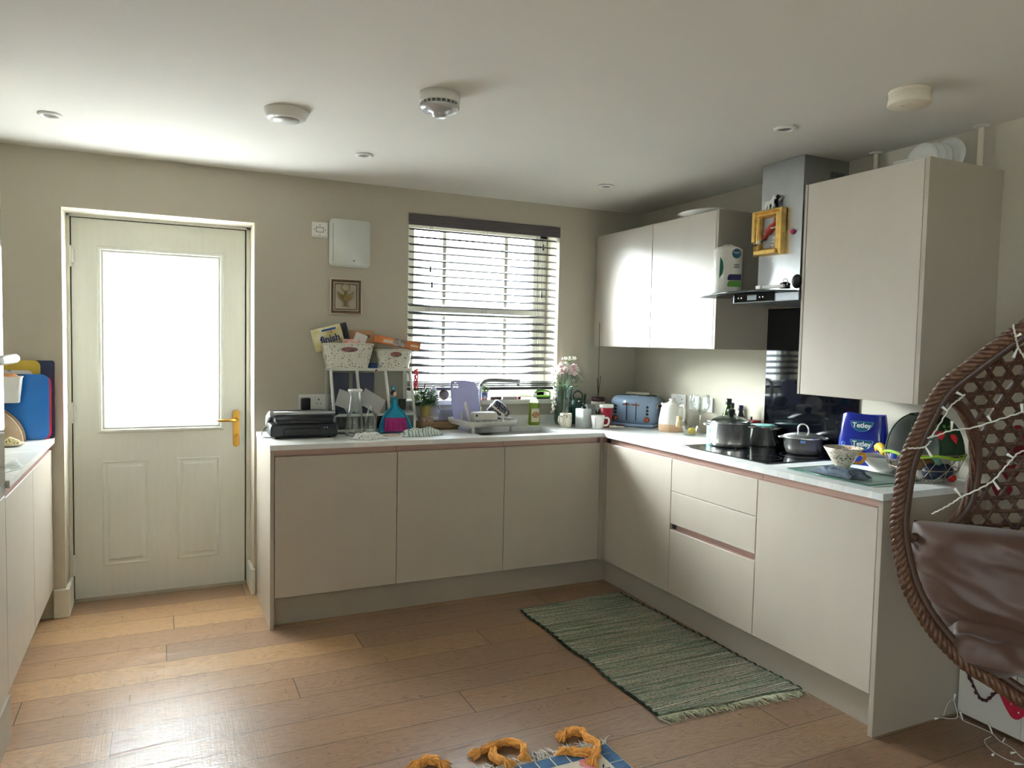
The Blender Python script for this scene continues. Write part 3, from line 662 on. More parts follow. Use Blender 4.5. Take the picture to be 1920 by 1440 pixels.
# kitchen towel pack on the canopy
t = thing('kitchen_roll_pack', 'white plastic-wrapped kitchen rolls standing on the hood canopy', 'kitchen rolls', (3.585, -1.318, 1.7005), -.5)
WR = mat('white_wrap', (236, 236, 230), .22, var=.03, scale=20, coat=.3)
def rollsec(w, d): return rrect(w, d, d * .48, 8)
b = B(); rows = []
for z, s in ((0, .97), (.004, 1), (.10, 1.0), (.215, 1), (.224, .96), (.232, .6), (.244, .15)):
    rows.append([b.bm.verts.new((p[0] * (s if z < .23 else s), p[1] * s, z + (.003 * math.sin(9 * p[0] * 20) if z > .2 else 0))) for p in rollsec(.145, .105)])
k = b.mi(WR)
for a, c in zip(rows, rows[1:]):
    for j in range(len(a)):
        f = b.bm.faces.new([a[j], a[(j + 1) % len(a)], c[(j + 1) % len(a)], c[j]]); f.material_index = k; f.smooth = True
b.bm.faces.new(rows[0][::-1]); b.bm.faces.new(rows[-1]); b.build('wrap', t)
def decal(poly, m, t, name, y=-.0530, h=.0012):
    b = B(); b.prism(poly, h, m, M=TM(0, y + h, 0, rx=PI / 2)); return b.build(name, t)
decal([(math.cos(a) * .022 + .030, math.sin(a) * .024 + .195) for a in [k * PI / 12 for k in range(24)]], mat('teal_print', (30, 92, 116), .4), t, 'printed_roundel')
decal([(-.008, .062), (-.012, .070), (-.008, .086), (.0, .092), (.056, .092), (.056, .062)], mat('navy_print', (30, 30, 92), .4), t, 'navy_stripe')
decal([(-.008, .030), (-.012, .038), (-.008, .054), (.0, .060), (.056, .060), (.056, .030)], mat('green_print', (84, 150, 48), .4), t, 'green_stripe')
decal([(-.052, .07), (-.036, .095), (-.032, .125), (-.036, .155), (-.050, .178)], mat('leaf_green_print', (38, 120, 84), .4), t, 'printed_leaf', -.0525)
text('Super', .014, (.030, -.0545, .200), FY, PLAST, t, ext=.0003)
for k, w in enumerate((.03, .022, .026)):
    decal([(.032 - w / 2, .124 + k * .007), (.032 + w / 2, .124 + k * .007), (.032 + w / 2, .128 + k * .007), (.032 - w / 2, .128 + k * .007)], mat('grey_print', (110, 116, 120), .5), t, 'small_print')
# gold frame, horse, magnet on the chimney
GOLD = mat('gold_frame', (222, 182, 104), .25, metal=.75, var=.2, scale=30)
FRX = 3.6585
t = thing('gold_framed_picture', 'small ornate gold box frame hung on the hood chimney', 'picture frame', (FRX, -1.535, 1.985), -PI / 2)
b = B(); mould(b, -.088, .088, -.112, .108, 0, [(0, 0), (0, .03), (.004, .034), (.010, .036), (.014, .028), (.020, .034), (.028, .036), (.034, .028), (.038, .02), (.038, .004)], GOLD, 0)
b.box(-.108, -.088, -.028, -.004, -.04, .108, GOLD, .003); b.box(-.07, .075, -.050, -.034, -.108, -.084, GOLD, .005); b.build('frame', t, nrm=False)
b = B(); b.box(-.085, .085, -.004, 0, -.11, .105, mat('pale_grey_card', (176, 178, 180), .8)); b.build('backing', t)
RED = mat('red_felt', (150, 50, 38), .8, var=.15)
b = B(); b.tube(spline([(.045, -.012, .045), (.02, -.014, .025), (-.01, -.014, .0), (-.035, -.012, -.03)], 5), [.014] * 5 + [.018] * 6 + [.010] * 5, RED, 10); b.tube([(.048, -.014, .022), (.03, -.028, .015), (.005, -.026, .020)], .004, PLAST, 8); b.ball((.042, -.02, .058), .010, mat('skin_brown', (150, 96, 66), .6), 12)
b.build('red_felt_shape', t)
b = B(); b.ball((-.048, -.034, -.045), .011, PLAST, 12); b.ball((.036, -.018, -.032), .009, PLAST, 12); b.ball((.030, -.016, -.058), .013, PLAST, 12, sc=(1, .6, 1.1)); b.build('white_bead', t)
b = B()
for x in (.026, .035): b.ball((x, -.0245, -.056), .0028, BLACK, 8)
b.tube([(-.09, -.038, -.055), (-.06, -.038, -.055), (-.045, -.034, -.05), (-.02, -.02, -.03)], .0035, BLACK, 6); b.build('black_detail', t)
HORSE = [(-.030, 0), (-.024, 0), (-.020, .012), (-.016, .020), (-.012, .010), (-.008, 0), (-.003, 0), (-.004, .014), (.002, .024), (.010, .024), (.012, .010), (.013, 0), (.018, 0), (.018, .014), (.022, .012), (.026, .004), (.029, .006), (.026, .018), (.024, .030), (.028, .044), (.036, .042), (.038, .047), (.030, .056), (.024, .064), (.020, .062), (.012, .052), (.006, .042), (-.010, .038), (-.022, .040), (-.030, .032), (-.034, .016)]
t = thing('horse_figurine', 'small black and white horse standing on the gold frame', 'figurine', (FRX - .024, -1.545, 2.0935), -PI / 2)
b = B(); b.prism(HORSE, .006, PLAST, M=TM(0, .0, 0, rx=PI / 2), bev=.0015); b.build('white_horse', t)
b = B(); b.prism([(p[0] * 1.02 + .010, p[1] * 1.04) for p in HORSE], .006, BLACK, M=TM(0, .013, 0, rx=PI / 2), bev=.0015); b.build('black_horse', t)
b = B(); b.lathe([(0, 0), (.011, 0), (.0125, .005), (.009, .012), (0, .014)], mat('magenta_plastic', (170, 24, 96), .3), 20, M=TM(FRX, -1.672, 1.972, ry=-PI / 2)); tag(b.build('fridge_magnet'), 'round magenta magnet on the hood chimney right of the gold frame', 'magnet')
t = thing('key_bunch', 'keys with black fobs lying on the hood beside the deep wall cabinet', 'keys', (3.56, -1.73, 1.701))
b = B(); b.lathe([(0, 0), (.022, 0), (.024, .006), (.020, .012), (0, .013)], BLACK, 20, c=(0, 0, 0)); b.ball((.02, -.05, .03), .032, BLACK, 16, sc=(.6, .8, 1)); b.ball((.01, .01, .018), .02, BLACK, 12, sc=(1, 1.4, .7)); b.build('fob', t)
b = B(); b.tube([(-.02 + .0 * math.cos(a), -.02 + .016 * math.cos(a), .022 + .02 * math.sin(a)) for a in [k * PI / 8 for k in range(16)]], .0018, CHROME, 6, closed=True); b.build('ring', t)
t = thing('white_clip_strip', 'small white bracket lying on the hood in front of the keys', 'bracket', (3.505, -1.70, 1.7))
b = B(); b.box(-.006, .006, -.08, .05, 0, .014, PLAST, .002); b.box(-.012, .008, .055, .085, 0, .016, PLAST, .002); b.build('strip', t)
# ================================================================== HOB AND PANS
t = thing('induction_hob', 'black glass induction hob set on the right worktop', 'hob', (3.677, -1.491, WT + .0005))
b = B(); b.box(-.247, .247, -.303, .303, 0, .005, BLKGL, .001); b.build('glass_top', t)
b = B(); ZR = mat('hob_marking', (90, 92, 96), .3)
for x, y, r in ((-.12, .16, .085), (.11, .16, .075), (-.12, -.16, .075), (.11, -.16, .095)):
    b.lathe([(r, .0052), (r + .0015, .0052)], ZR, 40, c=(x, y, 0))
b.build('cooking_zone', t)
POT = mat('pan_steel', (226, 226, 224), .24, metal=.88, var=.03, scale=5)
def loop(bb, ang, r, z, w=.05, d=.035, th=.005, dz=0):
    M = TM(rz=ang); bb.tube(spline([(r - .004, -w, z), (r + d * .7, -w * .8, z + dz), (r + d, 0, z + dz * 1.2), (r + d * .7, w * .8, z + dz), (r - .004, w, z)], 6), th, POT, 8, M=M)
HZ = WT + .0062
t = thing('stock_pot', 'large steel pot with a domed glass lid on the hob, left', 'pan', (3.672, -1.285, HZ))
b = B(); b.lathe([(0, 0), (.092, 0), (.099, .006), (.100, .02), (.100, .120), (.104, .123), (.101, .125), (.097, .120), (.097, .01), (0, .006)], POT, 48); b.build('body', t)
b = B(); loop(b, -.9, .100, .108); b.build('handle', t); b = B(); loop(b, PI - .9, .100, .108); b.build('handle', t)
b = B(); b.lathe([(.103, .126), (.10, .130), (.085, .140), (.055, .152), (.02, .158), (0, .159)], thin_glass('lid_glass', (206, 216, 210), .3), 40); b.build('lid', t)
b = B(); b.lathe([(.101, .125), (.105, .127), (.103, .131), (.100, .131)], CHROME, 48); b.build('lid_rim', t)
b = B(); b.lathe([(0, .158), (.016, .158), (.014, .165), (.020, .176), (.021, .186), (.014, .192), (0, .193)], BLACK, 24); b.build('lid_knob', t)
t = thing('small_saucepan', 'narrow steel saucepan with pale aqua contents beside the stock pot', 'pan', (3.86, -1.325, HZ))
b = B(); b.lathe([(0, 0), (.064, 0), (.067, .004), (.067, .098), (.070, .101), (.067, .102), (.065, .098), (.065, .006), (0, .004)], POT, 40); b.build('body', t)
b = B(); loop(b, -1.35, .067, .086, w=.026, d=.026, th=.004, dz=.01); b.build('handle', t); b = B(); loop(b, PI - 1.35, .067, .086, w=.026, d=.026, th=.004); b.build('handle', t)
b = B(); b.lathe([(0, .104), (.07, .1025), (.071, .105), (.055, .110), (0, .111)], mat('aqua_enamel', (126, 196, 190), .25), 32); b.build('lid', t)
t = thing('lidded_casserole', 'steel casserole with arched lid handle at the back right of the hob', 'pan', (3.832, -1.62, HZ))
b = B(); b.lathe([(0, 0), (.068, 0), (.078, .006), (.086, .03), (.091, .075), (.101, .083), (.098, .085), (.088, .078), (.084, .03), (.06, .006), (0, .004)], POT, 48); b.build('body', t)
b = B(); loop(b, 2.4, .092, .078, w=.03, d=.022, th=.004); b.build('handle', t); b = B(); loop(b, 2.4 + PI, .092, .078, w=.03, d=.022, th=.004); b.build('handle', t)
b = B(); b.lathe([(.093, .084), (.085, .090), (.05, .099), (0, .103)], POT, 40); b.build('lid', t)
b = B(); b.tube(spline([(-.024, 0, .098), (-.024, 0, .125), (-.012, 0, .142), (.008, 0, .142), (.022, 0, .125), (.024, 0, .098)], 5), .0045, POT, 10, M=TM(rz=-.95)); b.build('lid_handle', t)
b = B(); b.box(-.003, .0005, -.012, .012, -.005, .005, mat('blue_sticker', (96, 132, 200), .4), M=TM(0, 0, .066, rz=.75 + 0) @ TM(-.0895)); b.build('sticker', t)
# ================================================================== THINGS ON THE WORKTOP UNDER THE WINDOW
random.seed(11)
def cloth(name, label, cat, loc, rz, w, d, h, m, seed=0, group=None, fold=2):
    """a loosely folded piece of fabric: stacked wavy layers joined in one mesh"""
    b = B()
    for L_ in range(fold):
        s = 1 - .10 * L_; z0 = .003 + h * L_ / fold
        def fn(u, v, s=s, z0=z0, L_=L_):
            x = (u - .5) * w * s + .012 * math.sin(7 * v + seed + L_); y = (v - .5) * d * s + .010 * math.sin(6 * u + 2 * seed)
            e = min(u, 1 - u, v, 1 - v); k = min(1, e * 7)
            z = z0 + k * h * (.25 + .75 * abs(mnoise.noise(Vector((u * 3.1 + seed, v * 2.6 + L_ * 3, seed))))) * 1.3
            return (x, y, max(.002 + .0035 * L_, z * (.35 + .65 * k)))
        b.grid(fn, 26, 18, m)
    o = b.build(name, loc=loc, solid=.002, nrm=False); o.rotation_euler = (0, 0, rz)
    return tag(o, label, cat, group)
# sandwich press
t = thing('sandwich_press', 'black sandwich press with a steel bar handle at the left end of the worktop', 'sandwich press', (1.660, -.245, WT + .0006), -.03)
BK2 = mat('satin_black', (26, 29, 33), .32, var=.08)
b = B(); b.box(-.165, .175, -.125, .125, .008, .075, BK2, .012, 3); b.box(-.10, .085, -.132, -.12, .014, .055, BLACK, .006, 2); b.build('base', t)
b = B(); b.prism([(-.118, .078), (-.120, .098), (-.095, .120), (.10, .128), (.125, .118), (.125, .078)], .29, BK2, M=TM(-.14, 0, 0, ry=0) @ Matrix(((0, 0, 1, 0), (1, 0, 0, 0), (0, 1, 0, 0), (0, 0, 0, 1))), bev=.006); b.build('lid', t)
b = B(); b.tube([(-.150, -.118, .132), (.160, -.118, .132)], .010, STEEL, 14); b.build('bar_handle', t)
for x0, x1 in ((-.168, -.145), (.155, .175)):
    b = B(); b.prism([(-.13, .12), (-.12, .145), (-.03, .135), (.10, .10), (.12, .05), (.08, .05), (-.02, .10)], x1 - x0, STEEL if x0 < 0 else BK2, M=TM(x0) @ Matrix(((0, 0, 1, 0), (1, 0, 0, 0), (0, 1, 0, 0), (0, 0, 0, 1))), bev=.003); b.build('handle_arm', t)
for x in (.105, .118):
    b = B(); b.ball((x, -.126, .056), .003, PLAST, 8); b.build('indicator_light', t)
for x in (-.13, .14):
    for y in (-.10, .10):
        b = B(); b.cyl(.012, 0, .010, BLACK, 12, c=(x, y, 0)); b.build('foot', t)
b = B(); b.tube(spline([(-.165, .05, .045), (-.19, .02, .03), (-.20, -.04, .008), (-.185, -.075, .006), (-.15, -.10, .006)], 6), .003, BLACK, 6); b.build('power_cord', t)
# glass carafe and bottle
t = thing('glass_carafe', 'tall clear glass carafe with a white collar in front of the white display case', 'carafe', (1.930, -.335, WT + .0005))
b = B(); b.lathe([(0, .003), (.044, .003), (.050, .012), (.051, .03), (.044, .10), (.034, .16), (.028, .20), (.027, .225), (.034, .250)], GLASS, 32); b.lathe([(0, 0), (.046, 0), (.0535, .010), (.0535, .03), (.046, .10), (.036, .16), (.030, .20), (.029, .225), (.036, .251)], GLASS, 32); b.build('vessel', t, nrm=False)
b = B(); b.lathe([(.028, .238), (.037, .240), (.039, .250), (.032, .252), (.029, .244)], PLAST, 28); b.build('collar', t)
t = thing('glass_bottle', 'small clear glass bottle between the carafe and the toy dustpan', 'bottle', (2.022, -.30, WT + .0005))
b = B(); b.lathe([(0, 0), (.034, 0), (.037, .006), (.037, .07), (.030, .10), (.018, .128), (.014, .14), (.014, .155), (.018, .160)], GLASS, 28); b.lathe([(0, .004), (.034, .006), (.034, .07), (.027, .10), (.015, .128), (.012, .14), (.012, .158)], GLASS, 28); b.build('vessel', t, nrm=False)
# white display case
CW = mat('white_case_metal', (222, 222, 214), .4, var=.02)
t = thing('display_case', 'white framed glass display case with a sloping front holding papers', 'display case', (2.070, -.1175, WT + .0006))
hw = .235; yb_, yf, yt = .1125, -.1125, -.005; zm, zt = .108, .355; f_ = .014
b = B(); b.box(-hw, hw, yf, yb_, 0, .008, CW); b.box(-hw, hw, yf, yb_, .0, .03, CW) if False else None
for x in (-hw, hw - f_):
    b.box(x, x + f_, yf, yf + f_, 0, zm, CW); b.box(x, x + f_, yb_ - f_, yb_, 0, zt, CW)
    b.box(x, x + f_, yf, yb_, 0, f_, CW); b.box(x, x + f_, yf, yb_, zm - f_, zm, CW); b.box(x, x + f_, yt, yb_, zt - f_, zt, CW)
for z in (0, zm - f_): b.box(-hw, hw, yf, yf + f_, z, z + f_ * (1.6 if z == 0 else 1), CW)
b.box(-hw, hw, yb_ - .004, yb_, 0, .012, CW); b.box(-hw, hw, yt - .006, yt + .010, zt - f_, zt, CW); b.box(-hw, hw, yb_ - f_, yb_, zt - f_, zt, CW)
b.box(-.007, .007, yf, yf + f_, 0, zm, CW)
b.build('frame', t)
b = B()
sl_ = Vector((0, yt - yf, zt - zm)); 
for x in (-hw + .007, -.082, .082, hw - .007): b.tube([(x, yf + .006, zm - .005), (x, yt - .0, zt - .006)], .0085, CW, 4)
b.build('sloping_bars', t)
b = B(); b.grid(lambda u, v: (-hw + .01 + u * (2 * hw - .02), yf + .006 + v * (yt - yf), zm + v * (zt - zm - .01)), 1, 1, GLASS); b.build('front_glass', t, nrm=False)
for x in (-hw + .003, hw - .003):
    b = B(); b.grid(lambda u, v, x=x: (x, yf + .01 + v * (yt - yf) + u * (yb_ - (yf + .01 + v * (yt - yf))), zm + v * (zt - zm - .01)), 1, 1, GLASS); b.build('side_glass', t, nrm=False)
b = B(); b.box(-hw + .01, hw - .01, yf + .002, yf + .004, .02, zm - .01, thin_glass('lower_pane', (200, 206, 206), .2)); b.build('lower_glass', t)
b = B(); b.box(-hw + .004, hw - .004, yt - .004, yb_ - .004, zt - .003, zt, CW); b.build('top_panel', t)
# what is inside the case
CX, CY = 2.070, -.1175
NAVY = mat('navy_card', (52, 62, 96), .6); PAPER = mat('white_paper', (222, 222, 224), .8, var=.03); PHOTO = mat('dark_photo', (86, 82, 70), .5, c2=(40, 42, 40), scale=40)
def box_obj(name, label, cat, x0, x1, y0, y1, z0, z1, m, rot=(0, 0, 0), bev=.001, group=None):
    c = ((x0 + x1) / 2, (y0 + y1) / 2, z0); b = B(); b.box(x0 - c[0], x1 - c[0], y0 - c[1], y1 - c[1], 0, z1 - z0, m, bev, 1)
    o = b.build(name, loc=c); o.rotation_euler = rot; return tag(o, label, cat, group)
box_obj('folder', 'navy folder standing at the left inside the display case', 'folder', 1.856, 1.965, -.034, -.020, .9185, 1.235, NAVY)
box_obj('folder', 'navy folder standing in the middle of the display case', 'folder', 1.99, 2.11, -.034, -.020, .9185, 1.235, NAVY)
box_obj('red_box', 'red box in the lower part of the display case', 'box', 2.085, 2.175, -.20, -.12, .9185, 1.005, mat('red_card', (160, 44, 50), .5, c2=(110, 60, 70), scale=30))
box_obj('purple_box', 'dark purple box low in the left half of the display case', 'box', 1.89, 2.04, -.20, -.12, .9185, .995, mat('dark_purple_card', (62, 60, 84), .5))
for k, (x, y, rx, ry, l) in enumerate(((1.935, -.11, .62, .35, 'white envelope leaning at the left inside the display case'), (2.01, -.085, .55, -.5, 'white sheet leaning crossways inside the display case'), (2.055, -.13, .75, .55, 'folded white leaflet at the front of the papers in the display case'))):
    b = B(); b.box(-.07, .07, -.001, .001, 0, .10, PAPER); o = b.build('envelope', loc=(x, y, 1.035)); o.rotation_euler = (-.35, ry, 0); tag(o, l, 'paper', 'papers in the display case')
box_obj('photograph', 'small dark photograph at the right inside the display case', 'photograph', 2.245, 2.292, -.075, -.072, 1.02, 1.085, PHOTO)
box_obj('photograph', 'small framed photo behind the toy dustpan in the display case', 'photograph', 2.160, 2.19, -.110, -.107, 1.02, 1.08, PHOTO)
b = B(); b.prism([(math.cos(a) * .013, math.sin(a) * .016) for a in [k * PI / 8 for k in range(16)]], .0008, PAPER, M=TM(2.095, -.1415, 1.2495, rx=PI / 2 - .0)); b.prism([(math.cos(a) * .009, math.sin(a) * .012 - .001) for a in [k * PI / 8 for k in range(16)]], .0006, mat('dark_brown_print', (70, 46, 36), .6), M=TM(2.095, -.1424, 1.2495, rx=PI / 2)); b.ball((2.095, -.1435, 1.247), .0045, mat('skin_print', (214, 168, 140), .6), 8, sc=(1, .3, 1.2))
tag(b.build('head_sticker'), 'small round portrait sticker on the top rail of the display case', 'sticker')
# baskets on the display case
LACE = pattern('lace_plastic', (214, 212, 200), [(96, 94, 84), (188, 186, 172), (120, 118, 106)], scale=48, thr=.2)
CREAM = mat('basket_plastic', (216, 214, 202), .5)
def lace_basket(name, label, loc, wt, wb, dt, db, h):
    t = thing(name, label, 'basket', loc, 0, 'openwork plastic baskets on the display case')
    b = B(); rows = []
    for z, k_ in ((0, 0), (h * .5, .55), (h, 1)):
        w = wb + (wt - wb) * k_; d = db + (dt - db) * k_; rows.append([(p[0], p[1], z + (.008 * (p[0] / (w / 2)) ** 2 * -1 if k_ == 1 else 0)) for p in rrect(w, d, .035, 5)])
    V = [[b.bm.verts.new(p) for p in r] for r in rows]; i = b.mi(LACE)
    for a, c in zip(V, V[1:]):
        for j in range(len(a)):
            f = b.bm.faces.new([a[j], a[(j + 1) % len(a)], c[(j + 1) % len(a)], c[j]]); f.material_index = i; f.smooth = True
    b.bm.faces.new(V[0]).material_index = i; b.build('body', t, solid=.0025, nrm=False)
    b = B(); b.tube(rows[-1], .004, CREAM, 6, closed=True); b.tube(rows[0], .003, CREAM, 6, closed=True); b.build('rim', t)
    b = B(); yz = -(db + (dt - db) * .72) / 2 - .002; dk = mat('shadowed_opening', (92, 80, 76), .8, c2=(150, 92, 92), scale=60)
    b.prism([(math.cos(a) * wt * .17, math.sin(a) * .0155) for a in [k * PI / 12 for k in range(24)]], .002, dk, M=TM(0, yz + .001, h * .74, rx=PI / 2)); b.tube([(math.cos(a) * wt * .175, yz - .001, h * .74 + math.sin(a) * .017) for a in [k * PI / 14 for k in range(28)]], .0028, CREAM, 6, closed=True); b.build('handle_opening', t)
    return t
ZB_ = WT + .3555
lace_basket('storage_basket', 'larger white openwork basket on the display case, left one, full of packets', (1.945, -.068, ZB_), .288, .228, .118, .098, .142)
lace_basket('storage_basket', 'smaller white openwork basket on the display case, beside the window', (2.213, -.068, ZB_), .205, .175, .118, .10, .110)
box_obj('blue_book', 'small dark blue block between the two openwork baskets', 'book', 2.072, 2.110, -.10, -.04, ZB_, ZB_ + .028, mat('deep_blue_card', (22, 60, 118), .5))
# dishwasher tablet bag
t = thing('dishwasher_tablet_bag', 'gold and black bag of dishwasher tablets tilted in the larger basket', 'bag', (1.868, -.075, 1.378), 0, rot=(0, -.26, 0))
FOIL = mat('pale_gold_foil', (196, 186, 122), .25, metal=.35, scale=16, c2=(232, 226, 190)); BF = mat('black_foil', (22, 26, 36), .25)
def pillow(w, h, d, m, b, cx=0, cz=0, x0=0., x1=1.):
    def fn(u, v, s):
        u2 = x0 + (x1 - x0) * u; return (cx + (u2 - .5) * w, s * d / 2 * (max(0, math.sin(PI * u2)) ** .45) * (max(0, math.sin(PI * v)) ** .45) + .001 * s * math.sin(20 * v + 9 * u2), cz + v * h)
    b.grid(lambda u, v: fn(u, v, -1), 14, 10, m); b.grid(lambda u, v: fn(u, v, 1), 14, 10, m)
b = B(); pillow(.205, .125, .034, FOIL, b, 0, 0, 0, .82); b.build('bag_body', t, nrm=False)
b = B(); pillow(.205, .125, .034, BF, b, 0, 0, .82, 1.0); b.build('black_end', t, nrm=False)
text('finish', .056, (-.010, -.0195, .055), FY, mat('finish_navy', (24, 34, 92), .4), t, ext=.0008, off=.0016, sx=.95)
b = B(); b.ball((.005, -.0195, .092), .004, mat('red_dot', (190, 30, 40), .4), 8, sc=(1, .3, 1)); b.build('logo_dot', t)
b = B(); b.box(-.045, .035, -.0185, -.014, .102, .113, mat('blue_banner', (34, 74, 150), .4)); b.build('blue_banner', t)
# papers and wrappers in the basket
b = B(); b.box(-.035, .035, -.001, .001, 0, .09, PAPER); o = b.build('leaflet', loc=(1.995, -.085, 1.375)); o.rotation_euler = (0, .35, 0); tag(o, 'white leaflet sticking out of the larger openwork basket', 'paper')
b = B(); pillow(.10, .07, .03, mat('red_wrapper', (196, 110, 100), .4, c2=(220, 200, 190), scale=40), b); o = b.build('snack_wrapper', loc=(1.958, -.108, 1.36), nrm=False); tag(o, 'pinkish red wrapper in the larger openwork basket', 'wrapper')
KR = mat('brown_kraft', (176, 136, 100), .7)
t = thing('kraft_packet', 'brown kraft paper packet with a dark oval mark behind the baskets', 'packet', (2.035, -.035, 1.365))
b = B(); b.box(-.075, .07, -.005, .005, 0, .115, KR, .002); b.build('packet', t)
b = B(); DKB = mat('dark_print', (52, 46, 38), .6); b.prism([(math.cos(a) * .014 + .035, math.sin(a) * .009 + .082) for a in [k * PI / 10 for k in range(20)]], .001, DKB, M=TM(0, -.005, 0, rx=PI / 2)); b.tube([(.030 + math.cos(a) * .004, -.0065, .082 + math.sin(a) * .0035) for a in [k * PI / 5 for k in range(10)]], .0008, KR, 4, closed=True); b.tube([(.040 + math.cos(a) * .004, -.0065, .082 + math.sin(a) * .0035) for a in [k * PI / 5 for k in range(10)]], .0008, KR, 4, closed=True); b.build('oval_mark', t)
ORG = mat('orange_carton', (204, 128, 66), .5, c2=(190, 110, 60), scale=20)
t = thing('bin_liner_carton', 'long orange carton lying tilted across the smaller openwork basket', 'carton', (2.245, -.068, 1.412), 0, rot=(.0, .16, .10))
b = B(); b.box(-.145, .13, -.026, .026, -.022, .022, ORG, .002, 1); b.build('carton', t)
b = B(); b.box(-.105, -.045, -.0275, -.025, -.012, .006, mat('pale_print', (222, 210, 190), .5)); b.box(-.045, .035, -.0275, .0268, -.020, .0225, mat('grey_photo_print', (186, 176, 166), .5, c2=(120, 112, 108), scale=50)); b.box(.065, .115, -.0275, -.025, -.008, .004, mat('pale_print', (222, 210, 190), .5)); b.box(-.11, -.05, -.024, .020, .0215, .0228, mat('pale_blue_print', (120, 160, 200), .5)); b.build('printed_panel', t)
# toy dustpan and brush
TEAL = mat('teal_plastic', (16, 132, 168), .35); TEALD = mat('teal_plastic_dark', (16, 108, 142), .4)
t = thing('toy_dustpan_and_brush', 'blue gown-shaped toy dustpan with magenta brush bristles leaning on the display case', 'dustpan', (2.172, -.275, WT + .0045), .0, rot=(-.16, 0, 0))
gown = [(-.096, 0), (-.088, .035), (-.070, .085), (-.045, .118), (-.022, .138), (-.014, .16), (-.017, .195), (.017, .195), (.014, .16), (.022, .138), (.045, .118), (.070, .085), (.088, .035), (.096, 0)]
b = B(); b.prism(gown, .012, TEALD, M=TM(0, .014, 0, rx=PI / 2), bev=.002); b.tube([(p[0], p[1], 0) for p in gown[:6]], .005, TEAL, 6, M=Matrix(((1, 0, 0, 0), (0, 0, 1, 0), (0, 1, 0, 0), (0, 0, 0, 1)))); b.tube([(p[0], p[1], 0) for p in gown[8:]], .005, TEAL, 6, M=Matrix(((1, 0, 0, 0), (0, 0, 1, 0), (0, 1, 0, 0), (0, 0, 0, 1)))); b.build('dustpan', t)
b = B(); b.prism([(-.062, .078), (-.045, .105), (-.02, .128), (-.010, .15), (-.013, .185), (.013, .185), (.010, .15), (.02, .128), (.045, .105), (.062, .078)], .012, TEAL, M=TM(0, -.002, 0, rx=PI / 2), bev=.003); b.build('brush_head', t)
b = B(); MG = mat('magenta_bristle', (176, 52, 128), .6, var=.25, scale=60); random.seed(5)
for k in range(90):
    x = -.060 + .12 * (k % 30) / 29; b.tube([(x * .96, -.004 - .004 * (k // 30), .082), (x * 1.05 + random.uniform(-.003, .003), -.006 - .005 * (k // 30), .006)], .0021, MG, 4, caps=False)
b.build('bristles', t)
b = B(); b.tube([(math.cos(a) * .011, .004, .247 + math.sin(a) * .013) for a in [k * PI / 8 for k in range(16)]], .004, TEAL, 8, closed=True); b.build('hanging_loop', t)
b = B(); b.ball((0, .0, .218), .015, mat('doll_skin', (214, 168, 146), .5), 16, sc=(.85, .8, 1)); b.build('knob_head', t)
b = B(); b.ball((-.002, .004, .223), .017, mat('dark_brown_hair', (52, 36, 30), .5), 16, sc=(1, .85, 1)); b.build('knob_hair', t)
cloth('tea_towel', 'crumpled white cloth with black marks at the worktop edge, left', 'cloth', (1.968, -.475, WT), .12, .175, .075, .026, pattern('spotted_cloth', (226, 226, 222), [(52, 54, 54), (150, 150, 150)], scale=70, thr=.2, rough=.9), 1.3)
cloth('tea_towel', 'folded teal and white towel in front of the wooden tray', 'cloth', (2.287, -.405, WT), .05, .235, .10, .030, pattern('teal_striped_cloth', (218, 224, 220), [(120, 150, 142)], kind='wave', scale=16, thr=.22, rough=.9), 4.1)
b = B(); b.lathe([(0, 0), (.040, 0), (.043, .004), (.042, .009), (0, .010)], mat('blush_ceramic', (214, 196, 184), .5), 28, sy=.6); tag(b.build('small_dish', loc=(2.115, -.375, WT + .0005)), 'small oval blush-coloured dish below the toy dustpan', 'dish')
# tray with box and plant
WD = mat('tray_wood', (134, 108, 76), .6, var=.2, scale=14, stretch=(1, 6, 6))
t = thing('wooden_tray', 'shallow wooden tray left of the drying rack', 'tray', (2.465, -.140, WT + .0006))
b = B(); b.box(-.115, .115, -.05, .05, 0, .006, WD)
for y in (-.05, .044): b.box(-.115, .115, y, y + .006, 0, .045, WD, .001)
for x in (-.115, .109): b.box(x, x + .006, -.05, .05, 0, .045, WD, .001)
b.build('tray', t)
box_obj('patterned_box', 'small patterned box under the gold plant pot', 'box', 2.358, 2.425, -.180, -.105, .9165, .985, pattern('brown_pattern_card', (150, 128, 110), [(104, 66, 56), (186, 168, 148)], kind='noise', scale=60, thr=.45))
GP = mat('brass_pot', (196, 178, 118), .3, metal=.7, var=.1)
t = thing('potted_plant', 'bushy green plant in a gold pot beside the display case', 'plant', (2.391, -.142, .9855))
b = B(); b.lathe([(0, 0), (.027, 0), (.029, .004), (.038, .066), (.040, .068), (.036, .068), (.028, .01), (0, .01)], GP, 28); b.build('pot', t)
def foliage(b, n, R_, H_, z0, mats, size=.017, seed=1, droop=.3):
    random.seed(seed)
    for k in range(n):
        a = random.random() * 6.283; r = R_ * math.sqrt(random.random()); z = z0 + H_ * random.random() * (1 - .55 * (r / R_) ** 2)
        p = Vector((r * math.cos(a), r * math.sin(a) * .9, z)); s = size * random.uniform(.6, 1.25)
        d = Vector((math.cos(a + random.uniform(-.8, .8)), math.sin(a + random.uniform(-.8, .8)), random.uniform(-droop, .9))).normalized(); w = d.cross(Vector((random.uniform(-.4, .4), random.uniform(-.4, .4), 1))).normalized()
        nn = d.cross(w); vs = [p, p + d * s * .45 + w * s * .34 + nn * s * .08, p + d * s, p + d * s * .45 - w * s * .34 + nn * s * .08]
        f = b.bm.faces.new([b.bm.verts.new(q) for q in vs]); f.material_index = b.mi(mats[k % len(mats)])
